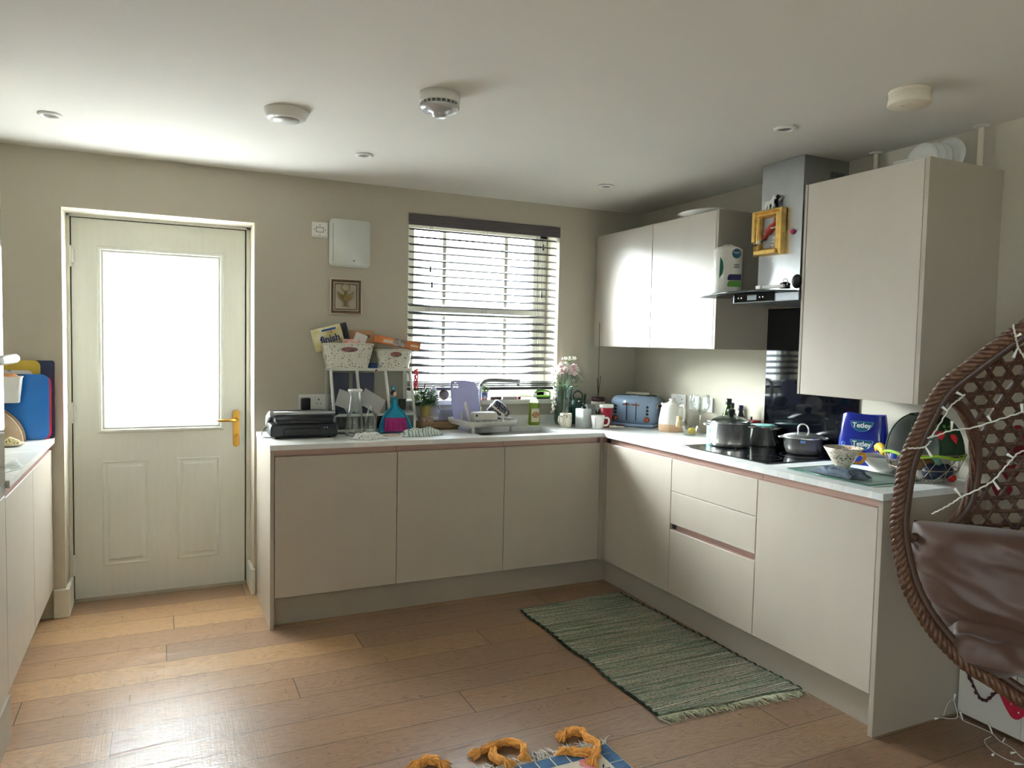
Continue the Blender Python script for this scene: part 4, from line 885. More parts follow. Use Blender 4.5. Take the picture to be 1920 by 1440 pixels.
G1 = mat('leaf_dark_green', (44, 84, 44), .45, var=.3, scale=60); G2 = mat('leaf_green', (84, 134, 58), .45, var=.3, scale=60); G3 = mat('leaf_lime', (138, 178, 72), .45, var=.2, scale=60)
b = B(); foliage(b, 420, .062, .115, .058, [G1, G1, G2, G1, G3], .026, 4); b.build('foliage', t, nrm=False)
b = B(); foliage(b, 16, .05, .07, .08, [PAPER], .012, 9); b.build('white_blooms', t, nrm=False)
b = B()
for k in range(8): a = k * .78; b.tube([(0, 0, .06), (.03 * math.cos(a), .03 * math.sin(a), .13)], .0015, G1, 4)
b.build('stem', t)
# plastic tub with pasta
FR = thin_glass('frosted_plastic', (232, 236, 240), .25, milky=.35)
t = thing('plastic_tub', 'clear plastic tub holding yellow pasta behind the wooden tray', 'tub', (2.575, -.050, WT + .0005))
b = B(); rows = [[b.bm.verts.new((p[0] * s, p[1] * s, z)) for p in rrect(.135, .064, .012, 4)] for z, s in ((0, .88), (.10, 1), (.104, 1.04))]; k = b.mi(FR)
for a, c in zip(rows, rows[1:]):
    for j in range(len(a)): f = b.bm.faces.new([a[j], a[(j + 1) % len(a)], c[(j + 1) % len(a)], c[j]]); f.material_index = k; f.smooth = True
b.bm.faces.new(rows[0]).material_index = k; b.build('tub', t, nrm=False)
b = B(); random.seed(2); PA = mat('pasta_yellow', (224, 178, 92), .6, var=.2, scale=60)
for k in range(60):
    x, y, z = random.uniform(-.008, .05), random.uniform(-.018, .018), .014 + random.random() * .05; a = random.random() * 6.28; q = random.uniform(-.8, .8)
    dv = Vector((math.cos(a), math.sin(a), q)) * .009; b.tube([Vector((x, y, z)) - dv, Vector((x, y, z)) + dv], .0045, PA, 6)
o = b.build('pasta_pieces', loc=(2.575, -.050, WT)); tag(o, 'yellow pasta pieces inside the clear plastic tub', 'pasta', kind='stuff')
# spoon rest items
b = B(); b.tube([(0, 0, 0), (-.030, .0, .075)], [.0035, .005], PLAST, 8, flat=.5); b.ball((-.043, 0, .112), .018, PLAST, 14, sc=(1, .35, 2.2), M=TM(0, 0, 0) @ TM(-.043, 0, .112) @ Matrix.Rotation(-.35, 4, 'Y') @ TM(.043, 0, -.112)); o = b.build('plastic_spoon', loc=(2.520, -.050, 1.012)); tag(o, 'white plastic spoon leaning out of the clear tub', 'spoon')
# drying rack
RACK = mat('pale_grey_plastic', (206, 204, 198), .4)
ANG = .10
t = thing('dish_drying_rack', 'pale grey plastic dish drying rack on short legs beside the sink', 'dish rack', (2.700, -.270, WT + .0005), ANG)
b = B(); rows = []
for z, sx_, m_ in ((.034, .93, 0), (.036, .96, 0), (.064, 1, 0), (.068, .985, 0), (.062, .97, 0), (.042, .93, 0)):
    rows.append([b.bm.verts.new((p[0] * sx_, p[1] * sx_, z)) for p in rrect(.33, .30, .035, 5)])
k = b.mi(RACK)
for a, c in zip(rows, rows[1:]):
    for j in range(len(a)): f = b.bm.faces.new([a[j], a[(j + 1) % len(a)], c[(j + 1) % len(a)], c[j]]); f.material_index = k; f.smooth = True
b.bm.faces.new(rows[0]).material_index = k; b.bm.faces.new(rows[-1]).material_index = k; b.build('tray', t)
for x in (-.125, .125):
    for y in (-.12, .12): b = B(); b.cyl(.010, 0, .038, RACK, 12, c=(x, y, 0)); b.build('leg', t)
for k in range(12):
    x = -.10 + (k % 6) * .04; y = -.06 if k < 6 else .08; b = B(); b.cyl(.008, .042, .100, RACK, 10, c=(x, y, 0), bev=.003); b.build('peg', t)
# on the rack
LIL = mat('lilac_plastic', (176, 178, 232), .3, var=.03, c2=(190, 192, 240), scale=6)
def sheet_with_hole(poly, hc, hr, th, m):
    b = B(); t_ = bmesh.new(); vs = [t_.verts.new((p[0], 0, p[1])) for p in poly]; hv = [t_.verts.new((hc[0] + hr * math.cos(a), 0, hc[1] + hr * math.sin(a))) for a in [k * PI / 10 for k in range(20)]]
    es = [t_.edges.new((vs[i], vs[(i + 1) % len(vs)])) for i in range(len(vs))] + [t_.edges.new((hv[i], hv[(i + 1) % 20])) for i in range(20)]
    bmesh.ops.triangle_fill(t_, use_beauty=True, edges=es); b.merge(t_, m); return b
poly = [(-.085, .015), (-.098, .10), (-.105, .22), (-.100, .238), (-.08, .243), (.0, .245), (.05, .236), (.066, .225), (.074, .19), (.092, .02), (.085, .008), (-.075, .005)]
b = sheet_with_hole(poly, (-.072, .212), .018, .004, LIL); o = b.build('chopping_board', loc=(2.640, -.175, WT + .044), solid=.004); o.rotation_euler = (-.16, .04, .06); tag(o, 'lilac plastic chopping board with a hole standing in the drying rack', 'chopping board')
t = thing('patterned_mug', 'dark blue and white patterned mug lying upturned on the drying rack', 'mug', (2.790, -.225, WT + .085), 0, rot=(.35, .55, .2))
BM = pattern('blue_print_china', (30, 34, 66), [(222, 222, 214)], scale=150, thr=.30, rough=.25)
b = B(); b.lathe([(0, .088), (.035, .088), (.046, .080), (.051, .03), (.052, 0)], BM, 32); b.build('body', t)
b = B(); b.lathe([(.0515, -.001), (.0525, .002), (.050, .004), (.046, .002), (.0475, .03)], CHINA, 32); b.lathe([(.0517, .036), (.0518, .046)], mat('cream_band', (214, 208, 186), .4), 32); b.build('rim', t)
b = B(); b.tube(spline([(.046, 0, .07), (.075, 0, .066), (.082, 0, .045), (.072, 0, .024), (.05, 0, .018)], 5), .006, BM, 8); b.build('handle', t)
t = thing('white_food_pot', 'white square pot lying on its side at the front of the drying rack', 'pot', (2.645, -.345, WT + .068), -.12)
b = B(); b.box(-.072, .072, -.036, .036, 0, .048, mat('white_melamine', (216, 214, 208), .35), .010, 3, M=TM(.03, 0, 0)); b.build('pot', t)
b = B(); b.ball((-.022, -.0365, .030), .006, BLACK, 10, sc=(1, .2, 1.2)); b.build('black_spot', t)
b = B(); b.lathe([(0, 0), (.05, 0), (.062, .010), (.064, .012), (.052, .005), (0, .004)], mat('printed_plate', (222, 220, 214), .3), 36); o = b.build('small_plate', loc=(2.575, -.325, WT + .112)); o.rotation_euler = (PI / 2 - .25, 0, 1.15); tag(o, 'white plate standing on edge at the front of the drying rack', 'plate')
b = B(); b.box(-.045, .045, -.013, .013, 0, .012, mat('white_melamine', (216, 214, 208), .35), .004); o = b.build('utensil_tray', loc=(2.825, -.305, WT + .07)); o.rotation_euler = (0, .15, .1); tag(o, 'small white holder lying on the right of the drying rack', 'holder')
# on the window sill
SZ = WZ0 + .0005
def small(name, label, cat, b, loc, rot=(0, 0, 0), group=None):
    o = b.build(name, loc=loc); o.rotation_euler = rot; return tag(o, label, cat, group)
t = thing('succulent_pot', 'tiny succulent in a blue and red pot on the sill beside the tap', 'plant', (2.815, -.014, SZ))
b = B(); b.box(-.019, .019, -.017, .017, 0, .012, mat('red_paint', (190, 60, 60), .4), .002); b.box(-.019, .019, -.017, .017, .0121, .045, mat('cornflower_paint', (108, 122, 190), .4), .003); b.box(-.011, .011, -.0185, -.016, .004, .026, PLAST); b.build('pot', t)
b = B(); foliage(b, 40, .018, .05, .04, [G2, mat('pale_sage', (176, 186, 150), .5)], .026, 8, droop=-.2); b.build('foliage', t, nrm=False)
b = B(); b.ball((0, 0, .030), .030, mat('bronze_glass', (150, 118, 80), .25, metal=.3), 20, sc=(1, .9, 1)); b.cyl(.014, 0, .008, BLACK, 12); small('round_ornament', 'round bronze ornament on the sill behind the white spoon', 'ornament', b, (2.472, -.004, SZ))
b = B(); b.ball((0, 0, .032), .032, mat('dark_stone', (92, 82, 74), .6), 20, sc=(1, .8, 1)); small('stone_ornament', 'dark rounded stone on the sill left of the lilac board', 'ornament', b, (2.555, -.002, SZ))
b = B(); b.box(-.045, .045, -.02, .02, 0, .022, BLACK, .004); small('black_case', 'flat black case on the sill between plant and lilac board', 'case', b, (2.45, -.018, SZ)) if False else b.bm.free()
t = thing('red_flower_spike', 'red flower spike in a white pot at the left end of the sill', 'flower', (2.372, -.014, SZ))
b = B(); b.lathe([(0, 0), (.022, 0), (.026, .040), (.023, .040), (.02, .006), (0, .006)], CHINA, 20); b.build('pot', t)
b = B(); b.tube([(0, 0, .03), (.0, 0, .19)], .002, G2, 5); b.build('stem', t)
b = B(); random.seed(6)
for k in range(60):
    a = random.random() * 6.28; z = .075 + .115 * k / 60; b.ball((.0095 * math.cos(a), .0095 * math.sin(a), z), .0055, mat('coral_red_petal', (216, 74, 84), .6), 6)
b.build('petals', t)
b = B(); b.tube([(0, 0, 0), (.003, 0, .06), (.008, 0, .105)], [.006, .006, .004], mat('charred_wood', (60, 52, 46), .8), 8); small('incense_cone_stick', 'short dark stick standing on the sill behind the gold pot plant', 'stick', b, (2.426, .0, SZ))
for x0, x1, nm, l, m in ((2.86, 2.935, 'lighter', 'dark purple narrow box lying on the sill right of the succulent', mat('plum_card', (70, 40, 48), .4)), (2.945, 3.045, 'knife_box', 'long grey box lying on the sill right of the tap', mat('grey_lilac_card', (160, 148, 150), .5)), (3.052, 3.072, 'matchbox', 'small dark red block on the sill left of the washing-up liquid', mat('dark_red_plastic', (140, 30, 40), .4))):
    b = B(); b.box(-(x1 - x0) / 2, (x1 - x0) / 2, -.012, .012, 0, .018, m, .002); small(nm, l, 'box', b, ((x0 + x1) / 2, -.010, SZ))
GR = mat('lime_green_plastic', (112, 172, 52), .35)
t = thing('green_scrubbing_brush', 'lime green handled scrubbing brush on the right end of the sill', 'brush', (3.235, -.008, SZ))
b = B(); b.box(-.055, .055, -.018, .018, .010, .022, GR, .004); b.tube(spline([(-.05, 0, .02), (-.052, 0, .04), (-.03, 0, .05), (.03, 0, .05), (.052, 0, .04), (.05, 0, .02)], 5), .0055, GR, 8); b.build('handle', t)
b = B(); b.box(-.05, .05, -.015, .015, 0, .010, mat('dark_bristle', (40, 44, 40), .9)); b.build('bristles', t)
# washing-up liquid
t = thing('washing_up_liquid', 'green washing-up liquid bottle with a white cap by the sink', 'bottle', (3.130, -.095, WT + .0005), .05)
GB = mat('green_liquid_plastic', (158, 182, 62), .15, var=.06, trans=.45); 
b = B(); b.lathe([(0, 0), (.036, 0), (.040, .008), (.038, .06), (.034, .10), (.036, .125), (.034, .14)], GB, 32, sy=.62); b.build('bottle', t)
b = B(); b.lathe([(.0338, .140), (.027, .158), (.016, .170), (.013, .178), (0, .179)], thin_glass('clear_shoulder', (220, 230, 200), .2, milky=.3), 32, sy=.62); b.build('shoulder', t)
b = B(); b.lathe([(.013, .176), (.014, .178), (.014, .194), (.010, .199), (.004, .203), (.004, .213), (0, .214)], PLAST, 20); b.build('cap', t)
b = B(); LB = mat('cream_label', (222, 220, 190), .4)
b.grid(lambda u, v: (math.sin((u - .5) * 1.7) * .0385, -math.cos((u - .5) * 1.7) * .0245 - .0006, .02 + v * .085), 10, 1, LB); b.build('label', t, nrm=False)
b = B(); b.grid(lambda u, v: (math.sin((u - .5) * 1.5) * .0385 * 1.01, -math.cos((u - .5) * 1.5) * .0250 - .0012, .066 + math.cos(0) * (v - .5) * .04 * math.sin(PI * (u * .8 + .1))), 10, 2, mat('label_print_red', (196, 160, 104), .4, c2=(168, 92, 60), scale=90)); b.build('label_print', t, nrm=False)
# ================================================================== CORNER GROUP
CLV = thin_glass('vase_glass', (222, 234, 230), .25)
t = thing('glass_vase', 'tall clear glass vase holding pink and white flowers right of the window', 'vase', (3.325, -.125, WT + .0005))
b = B(); b.lathe([(.0, .006), (.050, .006), (.056, .03), (.054, .12), (.050, .19), (.055, .245)], CLV, 32); b.lathe([(0, 0), (.050, 0), (.059, .03), (.057, .12), (.053, .19), (.058, .246)], CLV, 32); b.build('vessel', t, nrm=False)
t = thing('flower_bouquet', 'bouquet of pale pink and white flowers standing in the glass vase', 'flowers', (3.325, -.125, WT + .012))
b = B(); random.seed(21); heads = []
for k in range(30):
    a = random.random() * 6.28; r = .088 * math.sqrt(random.random()); z = .300 + .085 * random.random() * (1 - (r / .088) ** 2 * .6); p = (r * math.cos(a) + .012, r * math.sin(a) * .8, z); heads.append(p)
    b.tube(spline([(.03 * math.cos(a + 2), .03 * math.sin(a + 2), .01), (p[0] * .2, p[1] * .2, .17), p], 5), .0013, G1, 4)
b.build('stem', t)
def bloom(b, c, r, m, n=15):
    for j in range(n):
        a = random.random() * 6.28; e = random.uniform(-.2, 1.4); d = Vector((math.cos(a) * math.cos(e), math.sin(a) * math.cos(e), math.sin(e))); w = d.orthogonal().normalized(); w2 = d.cross(w); C_ = Vector(c) + d * r * .55
        vs = [C_ + w * r * .5 + d * r * .1, C_ + w2 * r * .5 + d * r * .25, C_ - w * r * .5 + d * r * .1, C_ - w2 * r * .5 - d * .1 * r]
        f = b.bm.faces.new([b.bm.verts.new(q) for q in vs]); f.material_index = b.mi(m); f.smooth = True
    b.ball(c, r * .55, m, 8)
PK = mat('pale_pink_petal', (236, 206, 208), .7, var=.08, scale=60); PW = mat('white_petal', (236, 232, 224), .7)
for k, p in enumerate(heads):
    b = B(); bloom(b, p, .022 if k % 3 else .026, PK if k % 2 else PW); b.build('bloom', t, nrm=False)
b = B(); foliage(b, 34, .08, .08, .22, [G1, G2], .03, 31); foliage(b, 16, .04, .2, .03, [G1, G1, G2], .03, 32); b.build('leaves', t, nrm=False)
b = B(); random.seed(4)
for k in range(60): b.ball((.035 + random.uniform(-.045, .045), random.uniform(-.02, .02), .415 + random.uniform(-.009, .009)), .0035, PW, 5)
b.tube([(.01, 0, .2), (.035, 0, .40)], .0015, G2, 4)
for k in range(7): b.tube([(.035, 0, .39), (.035 + (k - 3) * .014, 0, .412)], .0008, G2, 3)
b.build('lace_flower', t, nrm=False)
b = B(); random.seed(14)
for k in range(34):
    z = .05 + .25 * k / 34; b.ball((-.072 + .018 * (z - .05) / .25 + random.uniform(-.012, .012), random.uniform(-.012, .012), z + .02), .008, PW, 6)
b.tube([(-.02, 0, .02), (-.06, 0, .12), (-.058, 0, .32)], .0015, G2, 4); b.build('white_spray', t)
b = B(); b.grid(lambda u, v: (.055 + .055 * u + .01 * math.sin(6 * v), -.02 + .03 * math.sin(4 * u + 3 * v), .24 + .09 * v + .02 * u), 8, 8, thin_glass('cellophane', (234, 238, 236), .5)); b.build('cellophane', t, nrm=False)
t = thing('floral_mug', 'cream mug with small dark flower print at the worktop corner by the sink', 'mug', (3.268, -.262, WT + .0005))
FM = pattern('sprig_china', (224, 218, 200), [(70, 72, 52), (150, 110, 90)], scale=62, thr=.2, rough=.25)
b = B(); b.lathe([(0, 0), (.030, 0), (.034, .003), (.038, .02), (.038, .084), (.0365, .086), (.035, .084), (.034, .01), (0, .006)], FM, 32); b.build('body', t)
b = B(); b.tube(spline([(-.036, 0, .070), (-.060, -.0, .066), (-.062, -.0, .035), (-.036, 0, .022)], 6), .005, FM, 8, M=TM(rz=.3)); b.build('handle', t)
t = thing('soap_dispenser', 'square pale grey soap dispenser with a black pump', 'dispenser', (3.372, -.300, WT + .0005), .25)
b = B(); b.box(-.036, .036, -.036, .036, 0, .118, mat('pale_concrete', (196, 200, 200), .6, var=.05, scale=20), .004, 2); b.build('body', t)
b = B(); b.cyl(.014, .118, .130, BLACK, 16); b.cyl(.006, .13, .155, BLACK, 12); b.box(-.045, .012, -.008, .008, .155, .168, BLACK, .003); b.build('pump', t)
t = thing('handled_cup', 'white cup with a printed stripe and round handle at the worktop corner', 'mug', (3.425, -.385, WT + .0005))
PM = mat('white_mug', (234, 234, 230), .2)
b = B(); b.lathe([(0, 0), (.030, 0), (.034, .003), (.043, .080), (.0415, .082), (.040, .08), (.031, .008), (0, .006)], PM, 32); b.build('body', t)
b = B(); b.tube(spline([(.038, 0, .068), (.062, 0, .066), (.068, 0, .045), (.058, 0, .024), (.034, 0, .020)], 6), .006, PM, 10, M=TM(rz=-.55)); b.build('handle', t)
b = B()
for k in range(6): b.ball((-.030 - .0015 * k, -.021 - .002 * k, .014 + k * .011), .003, BLACK, 6, sc=(.6, .6, 1.4))
b.build('printed_marks', t)
t = thing('travel_cup', 'red travel cup with a white lid behind the white handled cup', 'cup', (3.530, -.315, WT + .0005))
RC = mat('red_cup_sleeve', (158, 26, 48), .35, var=.25, scale=120)
b = B(); b.lathe([(0, 0), (.028, 0), (.030, .004), (.042, .125), (.040, .126), (0, .126)], RC, 32); b.build('body', t)
b = B(); b.lathe([(.043, .122), (.045, .126), (.044, .140), (.040, .142), (.038, .136), (0, .136)], PLAST, 32); b.build('lid', t)
t = thing('diffuser_jar', 'glass jar with a burgundy lid and tall dark sticks in the corner', 'jar', (3.560, -.165, WT + .0005))
b = B(); b.lathe([(0, 0), (.040, 0), (.045, .006), (.045, .10), (.040, .125), (.036, .130)], thin_glass('grey_jar', (176, 186, 180), .3), 32); b.lathe([(.0455, .10), (.0455, .145), (.038, .150)], mat('pale_band', (190, 186, 176), .5), 32); b.build('jar', t, nrm=False)
b = B(); b.lathe([(.040, .150), (.042, .152), (.042, .172), (.038, .176), (0, .176)], mat('burgundy_lid', (58, 24, 32), .35), 32); b.build('lid', t)
for x, y, z in ((-.010, -.01, .66), (.014, .0, .315), (-.002, .012, .30)):
    b = B(); b.tube([(0, 0, .176), (x, y, z)], .0022, BLACK, 6); b.build('reed', t)
# dark green bottle shape behind
t = thing('green_watering_can', 'dark green can half hidden behind the red travel cup', 'watering can', (3.446, -.100, WT + .0005)); t.scale = (.72, .72, .95)
DG = mat('dark_green_enamel', (30, 66, 54), .35, var=.1)
b = B(); b.lathe([(0, 0), (.078, 0), (.082, .005), (.078, .13), (.06, .16), (.02, .175), (0, .176)], DG, 32); b.build('body', t)
b = B(); b.tube([(.06, .02, .10), (.088, .03, .15), (.10, .035, .20)], [.014, .010, .008], DG, 10); b.build('spout', t)
b = B(); b.tube(spline([(-.03, 0, .16), (-.05, 0, .20), (0, 0, .225), (.045, 0, .20), (.04, 0, .165)], 5), .006, DG, 8); b.build('handle', t)
b = B(); b.box(-.03, .03, -.02, .02, 0, .14, mat('grey_tin', (132, 138, 134), .5, var=.1, scale=60), .003); small('grey_carton', 'grey carton standing between the soap dispenser and red cup', 'carton', b, (3.445, -.255, WT + .0005))
t = thing('bottle_opener', 'white looped bottle opener lying in front of the toaster', 'opener', (3.575, -.385, WT + .0005), -.6)
b = B(); b.box(-.055, -.010, -.010, .010, 0, .014, PLAST, .003); b.tube([(.012 + math.cos(a) * .022, math.sin(a) * .013, .007) for a in [k * PI / 9 for k in range(18)]], .0045, PLAST, 8, closed=True); b.build('body', t)
b = B(); b.cyl(.005, .0135, .0155, BLACK, 12, c=(-.035, 0, 0)); b.build('rivet', t)
b = B(); b.box(-.03, .03, -.012, .012, 0, .01, mat('rust_wood', (124, 70, 52), .6), .002); small('wood_block', 'small reddish wooden piece beside the toaster base', 'block', b, (3.63, -.32, WT + .0005), (0, 0, -.5))
# toaster
TB = mat('powder_blue_enamel', (150, 172, 200), .22, var=.02, coat=.4); RG = mat('rose_copper', (168, 96, 66), .25, metal=.8)
t = thing('four_slice_toaster', 'powder blue four-slice toaster with copper dials', 'toaster', (3.775, -.300, WT + .0005), -.995)
def arch(w, h, r, n=8):
    return [(-w / 2, 0)] + [(-w / 2 + r - r * math.cos(PI / 2 * k / n), h - r + r * math.sin(PI / 2 * k / n)) for k in range(n + 1)] + [(w / 2 - r + r * math.sin(PI / 2 * k / n), h - r + r * math.cos(PI / 2 * k / n)) for k in range(n + 1)] + [(w / 2, 0)]
b = B(); b.prism(arch(.285, .178, .05), .200, TB, M=TM(0, .100, .018, rx=PI / 2), bev=.008, smooth=True); b.build('body', t)
b = B(); b.box(-.150, .150, -.112, .106, .004, .022, TB, .007, 2); b.build('base', t)
b = B()
for x in (-.032, .032): b.box(x - .0028, x + .0028, -.1015, -.098, .040, .145, BLACK)
b.build('lever_slot', t)
for x in (-.032, .032):
    b = B(); b.box(x - .026, x + .026, -.116, -.106, .138, .144, RG, .002); b.box(x - .004, x + .004, -.110, -.10, .134, .152, RG, .002); b.build('lever', t)
for x in (-.108, .108):
    b = B(); b.lathe([(0, .016), (.014, .016), (.017, .012), (.017, 0)], RG, 24, M=TM(x, -.100, .052, rx=PI / 2)); b.box(-.003, .003, -.016, .016, .016, .020, RG, .001, M=TM(x, -.100, .052, rx=PI / 2) @ Matrix.Rotation(.5, 4, 'Z')); b.build('dial', t)
    for z in (.086, .108, .130): b = B(); b.lathe([(0, .006), (.006, .006), (.0085, .003), (.0085, 0)], BLACK, 16, M=TM(x, -.100, z, rx=PI / 2)); b.build('button', t)
for x in (-.09, -.045, .045, .09):
    b = B(); b.box(x - .011, x + .011, -.07, .07, .1955, .1975, BLACK); b.build('bread_slot', t)
b = B(); b.box(.141, .158, -.05, .05, .12, .150, STEEL, .004); b.box(.143, .1595, -.04, .04, .128, .142, BLACK, .002); b.build('side_grip', t)
b = B(); b.box(-.075, .075, -.025, .025, 0, .014, mat('cream_rack_plastic', (216, 210, 190), .4), .005); small('bun_warmer', 'cream flat tray lying on top of the toaster', 'tray', b, (3.80, -.265, WT + .199), (0, 0, -.995))
# kettle
t = thing('ceramic_kettle', 'white kettle with a pale wooden base next to the toaster', 'kettle', (3.812, -.612, WT + .0005), -.35)
KW = mat('kettle_white', (232, 230, 222), .3); CK = mat('pale_cork', (206, 172, 140), .6, var=.06, scale=50)
b = B(); b.lathe([(0, .0), (.076, 0), (.079, .004), (.080, .045)], CK, 40); b.build('base', t)
b = B(); b.lathe([(.0795, .045), (.078, .07), (.066, .14), (.056, .163), (.045, .170), (0, .171)], KW, 40); b.build('body', t)
b = B(); b.lathe([(.030, .170), (.028, .178), (.018, .180), (.018, .188), (.022, .193), (.018, .197), (0, .198)], KW, 28); b.build('lid', t)
b = B(); b.tube(spline([(.052, 0, .155), (.088, 0, .162), (.098, 0, .15), (.097, 0, .10), (.092, 0, .075), (.080, 0, .07)], 5), .009, KW, 10, flat=.7, M=TM(rz=-1.0)); b.build('handle', t)
b = B(); b.tube([(.055, 0, .135), (.085, 0, .165)], [.014, .007], KW, 10, M=TM(rz=2.1)); b.build('spout', t)
# glass bowl with lemon
t = thing('small_glass_bowl', 'small clear glass bowl holding half a lemon in front of the kettle', 'bowl', (3.775, -.835, WT + .0005))
b = B(); b.lathe([(0, 0), (.032, 0), (.036, .004), (.054, .052)], GLASS, 32); b.lathe([(0, .004), (.033, .006), (.051, .052), (.055, .053)], GLASS, 32); b.build('bowl', t, nrm=False)
b = B(); b.ball((0, 0, 0), .022, mat('lemon_skin', (222, 190, 60), .5, bump=.4, bscale=300), 16, sc=(1.2, .95, .9)); small('lemon', 'yellow lemon half in the small glass bowl', 'lemon', b, (3.785, -.838, WT + .0275))
b = B(); b.tube([(0, 0, 0), (.0, 0, .055)], [.013, .014], mat('pale_bamboo', (214, 186, 142), .6, var=.1), 10); b.lathe([(.0142, .055), (.0142, .062), (0, .063)], mat('pale_bamboo', (214, 186, 142), .6), 16); small('lemon_squeezer', 'short pale wooden handle leaning on the kettle above the glass bowl', 'utensil', b, (3.733, -.775, WT + .045), (0, .12, 0))
# wine glass
t = thing('wine_glass', 'large clear balloon wine glass in front of the wall sockets', 'glass', (3.858, -.815, WT + .0005))
b = B(); b.lathe([(0, .001), (.036, .001), (.036, .003), (.006, .008), (.0035, .02), (.0035, .105), (.010, .118), (.040, .135), (.058, .165), (.061, .19), (.052, .235)], GLASS, 40); b.lathe([(0, .120), (.038, .137), (.0565, .166), (.0595, .19), (.0508, .235)], GLASS, 40); b.build('glass', t, nrm=False)
# bowls stack, oil bottles
t = thing('bowl_stack', 'stack of white bowls behind the stock pot', 'bowls', (3.870, -.948, WT + .0005)); t['category'] = 'bowls'
for k in range(5):
    b = B(); b.lathe([(0, k * .015), (.028, k * .015), (.052, .035 + k * .015), (.054, .037 + k * .015), (.05, .037 + k * .015)], CHINA, 28); b.build('bowl', t)
GG = mat('olive_glass', (64, 92, 20), .08, var=.2, trans=.5, scale=20)
def oil(label, loc, s, capm, gm):
    t = thing('oil_bottle', label, 'bottle', loc, 0, 'bottles behind the stock pot')
    b = B(); b.lathe([(0, 0), (.034 * s, 0), (.036 * s, .006), (.036 * s, .13 * s), (.026 * s, .17 * s), (.015 * s, .195 * s), (.014 * s, .21 * s)], gm, 28); b.build('bottle', t)
    b = B(); b.lathe([(.0165 * s, .205 * s), (.017 * s, .208 * s), (.017 * s, .236 * s), (.015 * s, .238 * s), (0, .238 * s)], capm, 20); b.build('cap', t)
oil('round green oil bottle with a black cap, tallest one behind the stock pot', (3.842, -1.075, WT + .0005), .98, BLACK, GG)
oil('dark bottle with a navy cap just right of the green oil bottle', (3.86, -1.150, WT + .0005), .85, mat('navy_cap', (30, 34, 66), .4), mat('dark_glass', (40, 44, 38), .1))
oil('dark capped bottle half hidden behind the green oil bottle', (3.905, -1.03, WT + .0005), .86, mat('navy_cap', (30, 34, 66), .4), mat('dark_glass', (40, 44, 38), .1))
t = thing('aqua_mug', 'white mug with an aqua pattern and loop handle left of the stock pot', 'mug', (3.700, -1.128, WT + .0005))
AM = pattern('aqua_print', (224, 232, 228), [(120, 200, 190), (150, 214, 206)], kind='noise', scale=30, thr=.5, rough=.3)
b = B(); b.lathe([(0, 0), (.034, 0), (.038, .004), (.040, .105), (.0385, .107), (.037, .105), (.036, .01), (0, .007)], AM, 32); b.build('body', t)
b = B(); b.tube(spline([(-.038, 0, .085), (-.066, 0, .082), (-.070, 0, .055), (-.038, 0, .02)], 6), .006, CHINA, 10, M=TM(rz=.72)); b.build('handle', t)
t = thing('red_pan_lid', 'red shallow pan with a black knob behind the small saucepan', 'pan', (3.868, -1.135 - .075 + .0, WT + .0005)) if False else None
b = B(); b.box(-.045, .045, -.055, .055, 0, .10, mat('red_tin', (164, 34, 40), .35), .006); b.cyl(.006, .10, .125, BLACK, 10, c=(-.01, .0, 0)); small('red_tin', 'red tin with a black knob against the wall behind the pans', 'tin', b, (3.895, -1.222 + .01, WT + .0055)) if False else b.bm.free()
b = B(); b.box(-.028, .028, -.035, .035, 0, .125, mat('red_tin', (164, 34, 40), .35), .004); b.cyl(.005, .125, .142, BLACK, 10, c=(-.01, .0, 0)); small('red_tin', 'red tin with a black knob against the wall behind the pans', 'tin', b, (3.915, -1.188, WT + .0005))
t = thing('garlic_bulb', 'pale garlic bulb beside the navy capped bottle', 'garlic', (3.805, -1.128, WT + .0)) if False else None
# ================================================================== RIGHT END OF THE WORKTOP
# glass worktop saver
t = thing('glass_worktop_saver', 'clear pale green glass board under the folded cloth', 'glass board', (3.5575, -2.133, WT + .0015))
b = B(); b.box(-.142, .142, -.203, .203, .002, .007, thin_glass('green_sheet_glass', (226, 238, 234), .1, milky=.3), .001, 1); b.build('sheet', t)
b = B(); b.tube([(-.142, -.203, .0045), (.142, -.203, .0045), (.142, .203, .0045), (-.142, .203, .0045)], .0024, mat('green_glass_rim', (70, 120, 104), .15), 6, closed=True); b.build('edge', t)
for x in (-.12, .12):
    for y in (-.18, .18): b = B(); b.cyl(.006, -.001, .002, PLAST, 10, c=(x, y, 0)); b.build('foot', t)
GT = WT + .0095
cloth('dish_cloth', 'folded denim-grey cloth lying on the glass board', 'cloth', (3.492, -2.135, GT), 1.47, .215, .115, .018, mat('grey_denim', (92, 104, 118), .9, var=.2, scale=120), 2.2, fold=3)
t = thing('patterned_footed_cup', 'cream cup with folk pattern and a mustard handle on the glass board', 'cup', (3.652, -2.010, GT))
FP = pattern('folk_print', (222, 208, 190), [(120, 52, 44), (44, 46, 56)], scale=75, thr=.22, rough=.3)
b = B(); b.lathe([(0, 0), (.028, 0), (.029, .006), (.040, .020), (.062, .058), (.080, .088), (.0785, .089), (.060, .060), (.037, .022), (0, .014)], FP, 40); b.build('body', t)
b = B(); b.tube(spline([(.066, 0, .066), (.086, 0, .068), (.090, 0, .052), (.076, 0, .032), (.050, 0, .026)], 6), .0068, mat('mustard_glaze', (222, 152, 42), .3), 10, M=TM(rz=-1.25)); b.build('handle', t)
b = B(); DI = mat('dark_motif', (46, 48, 58), .4)
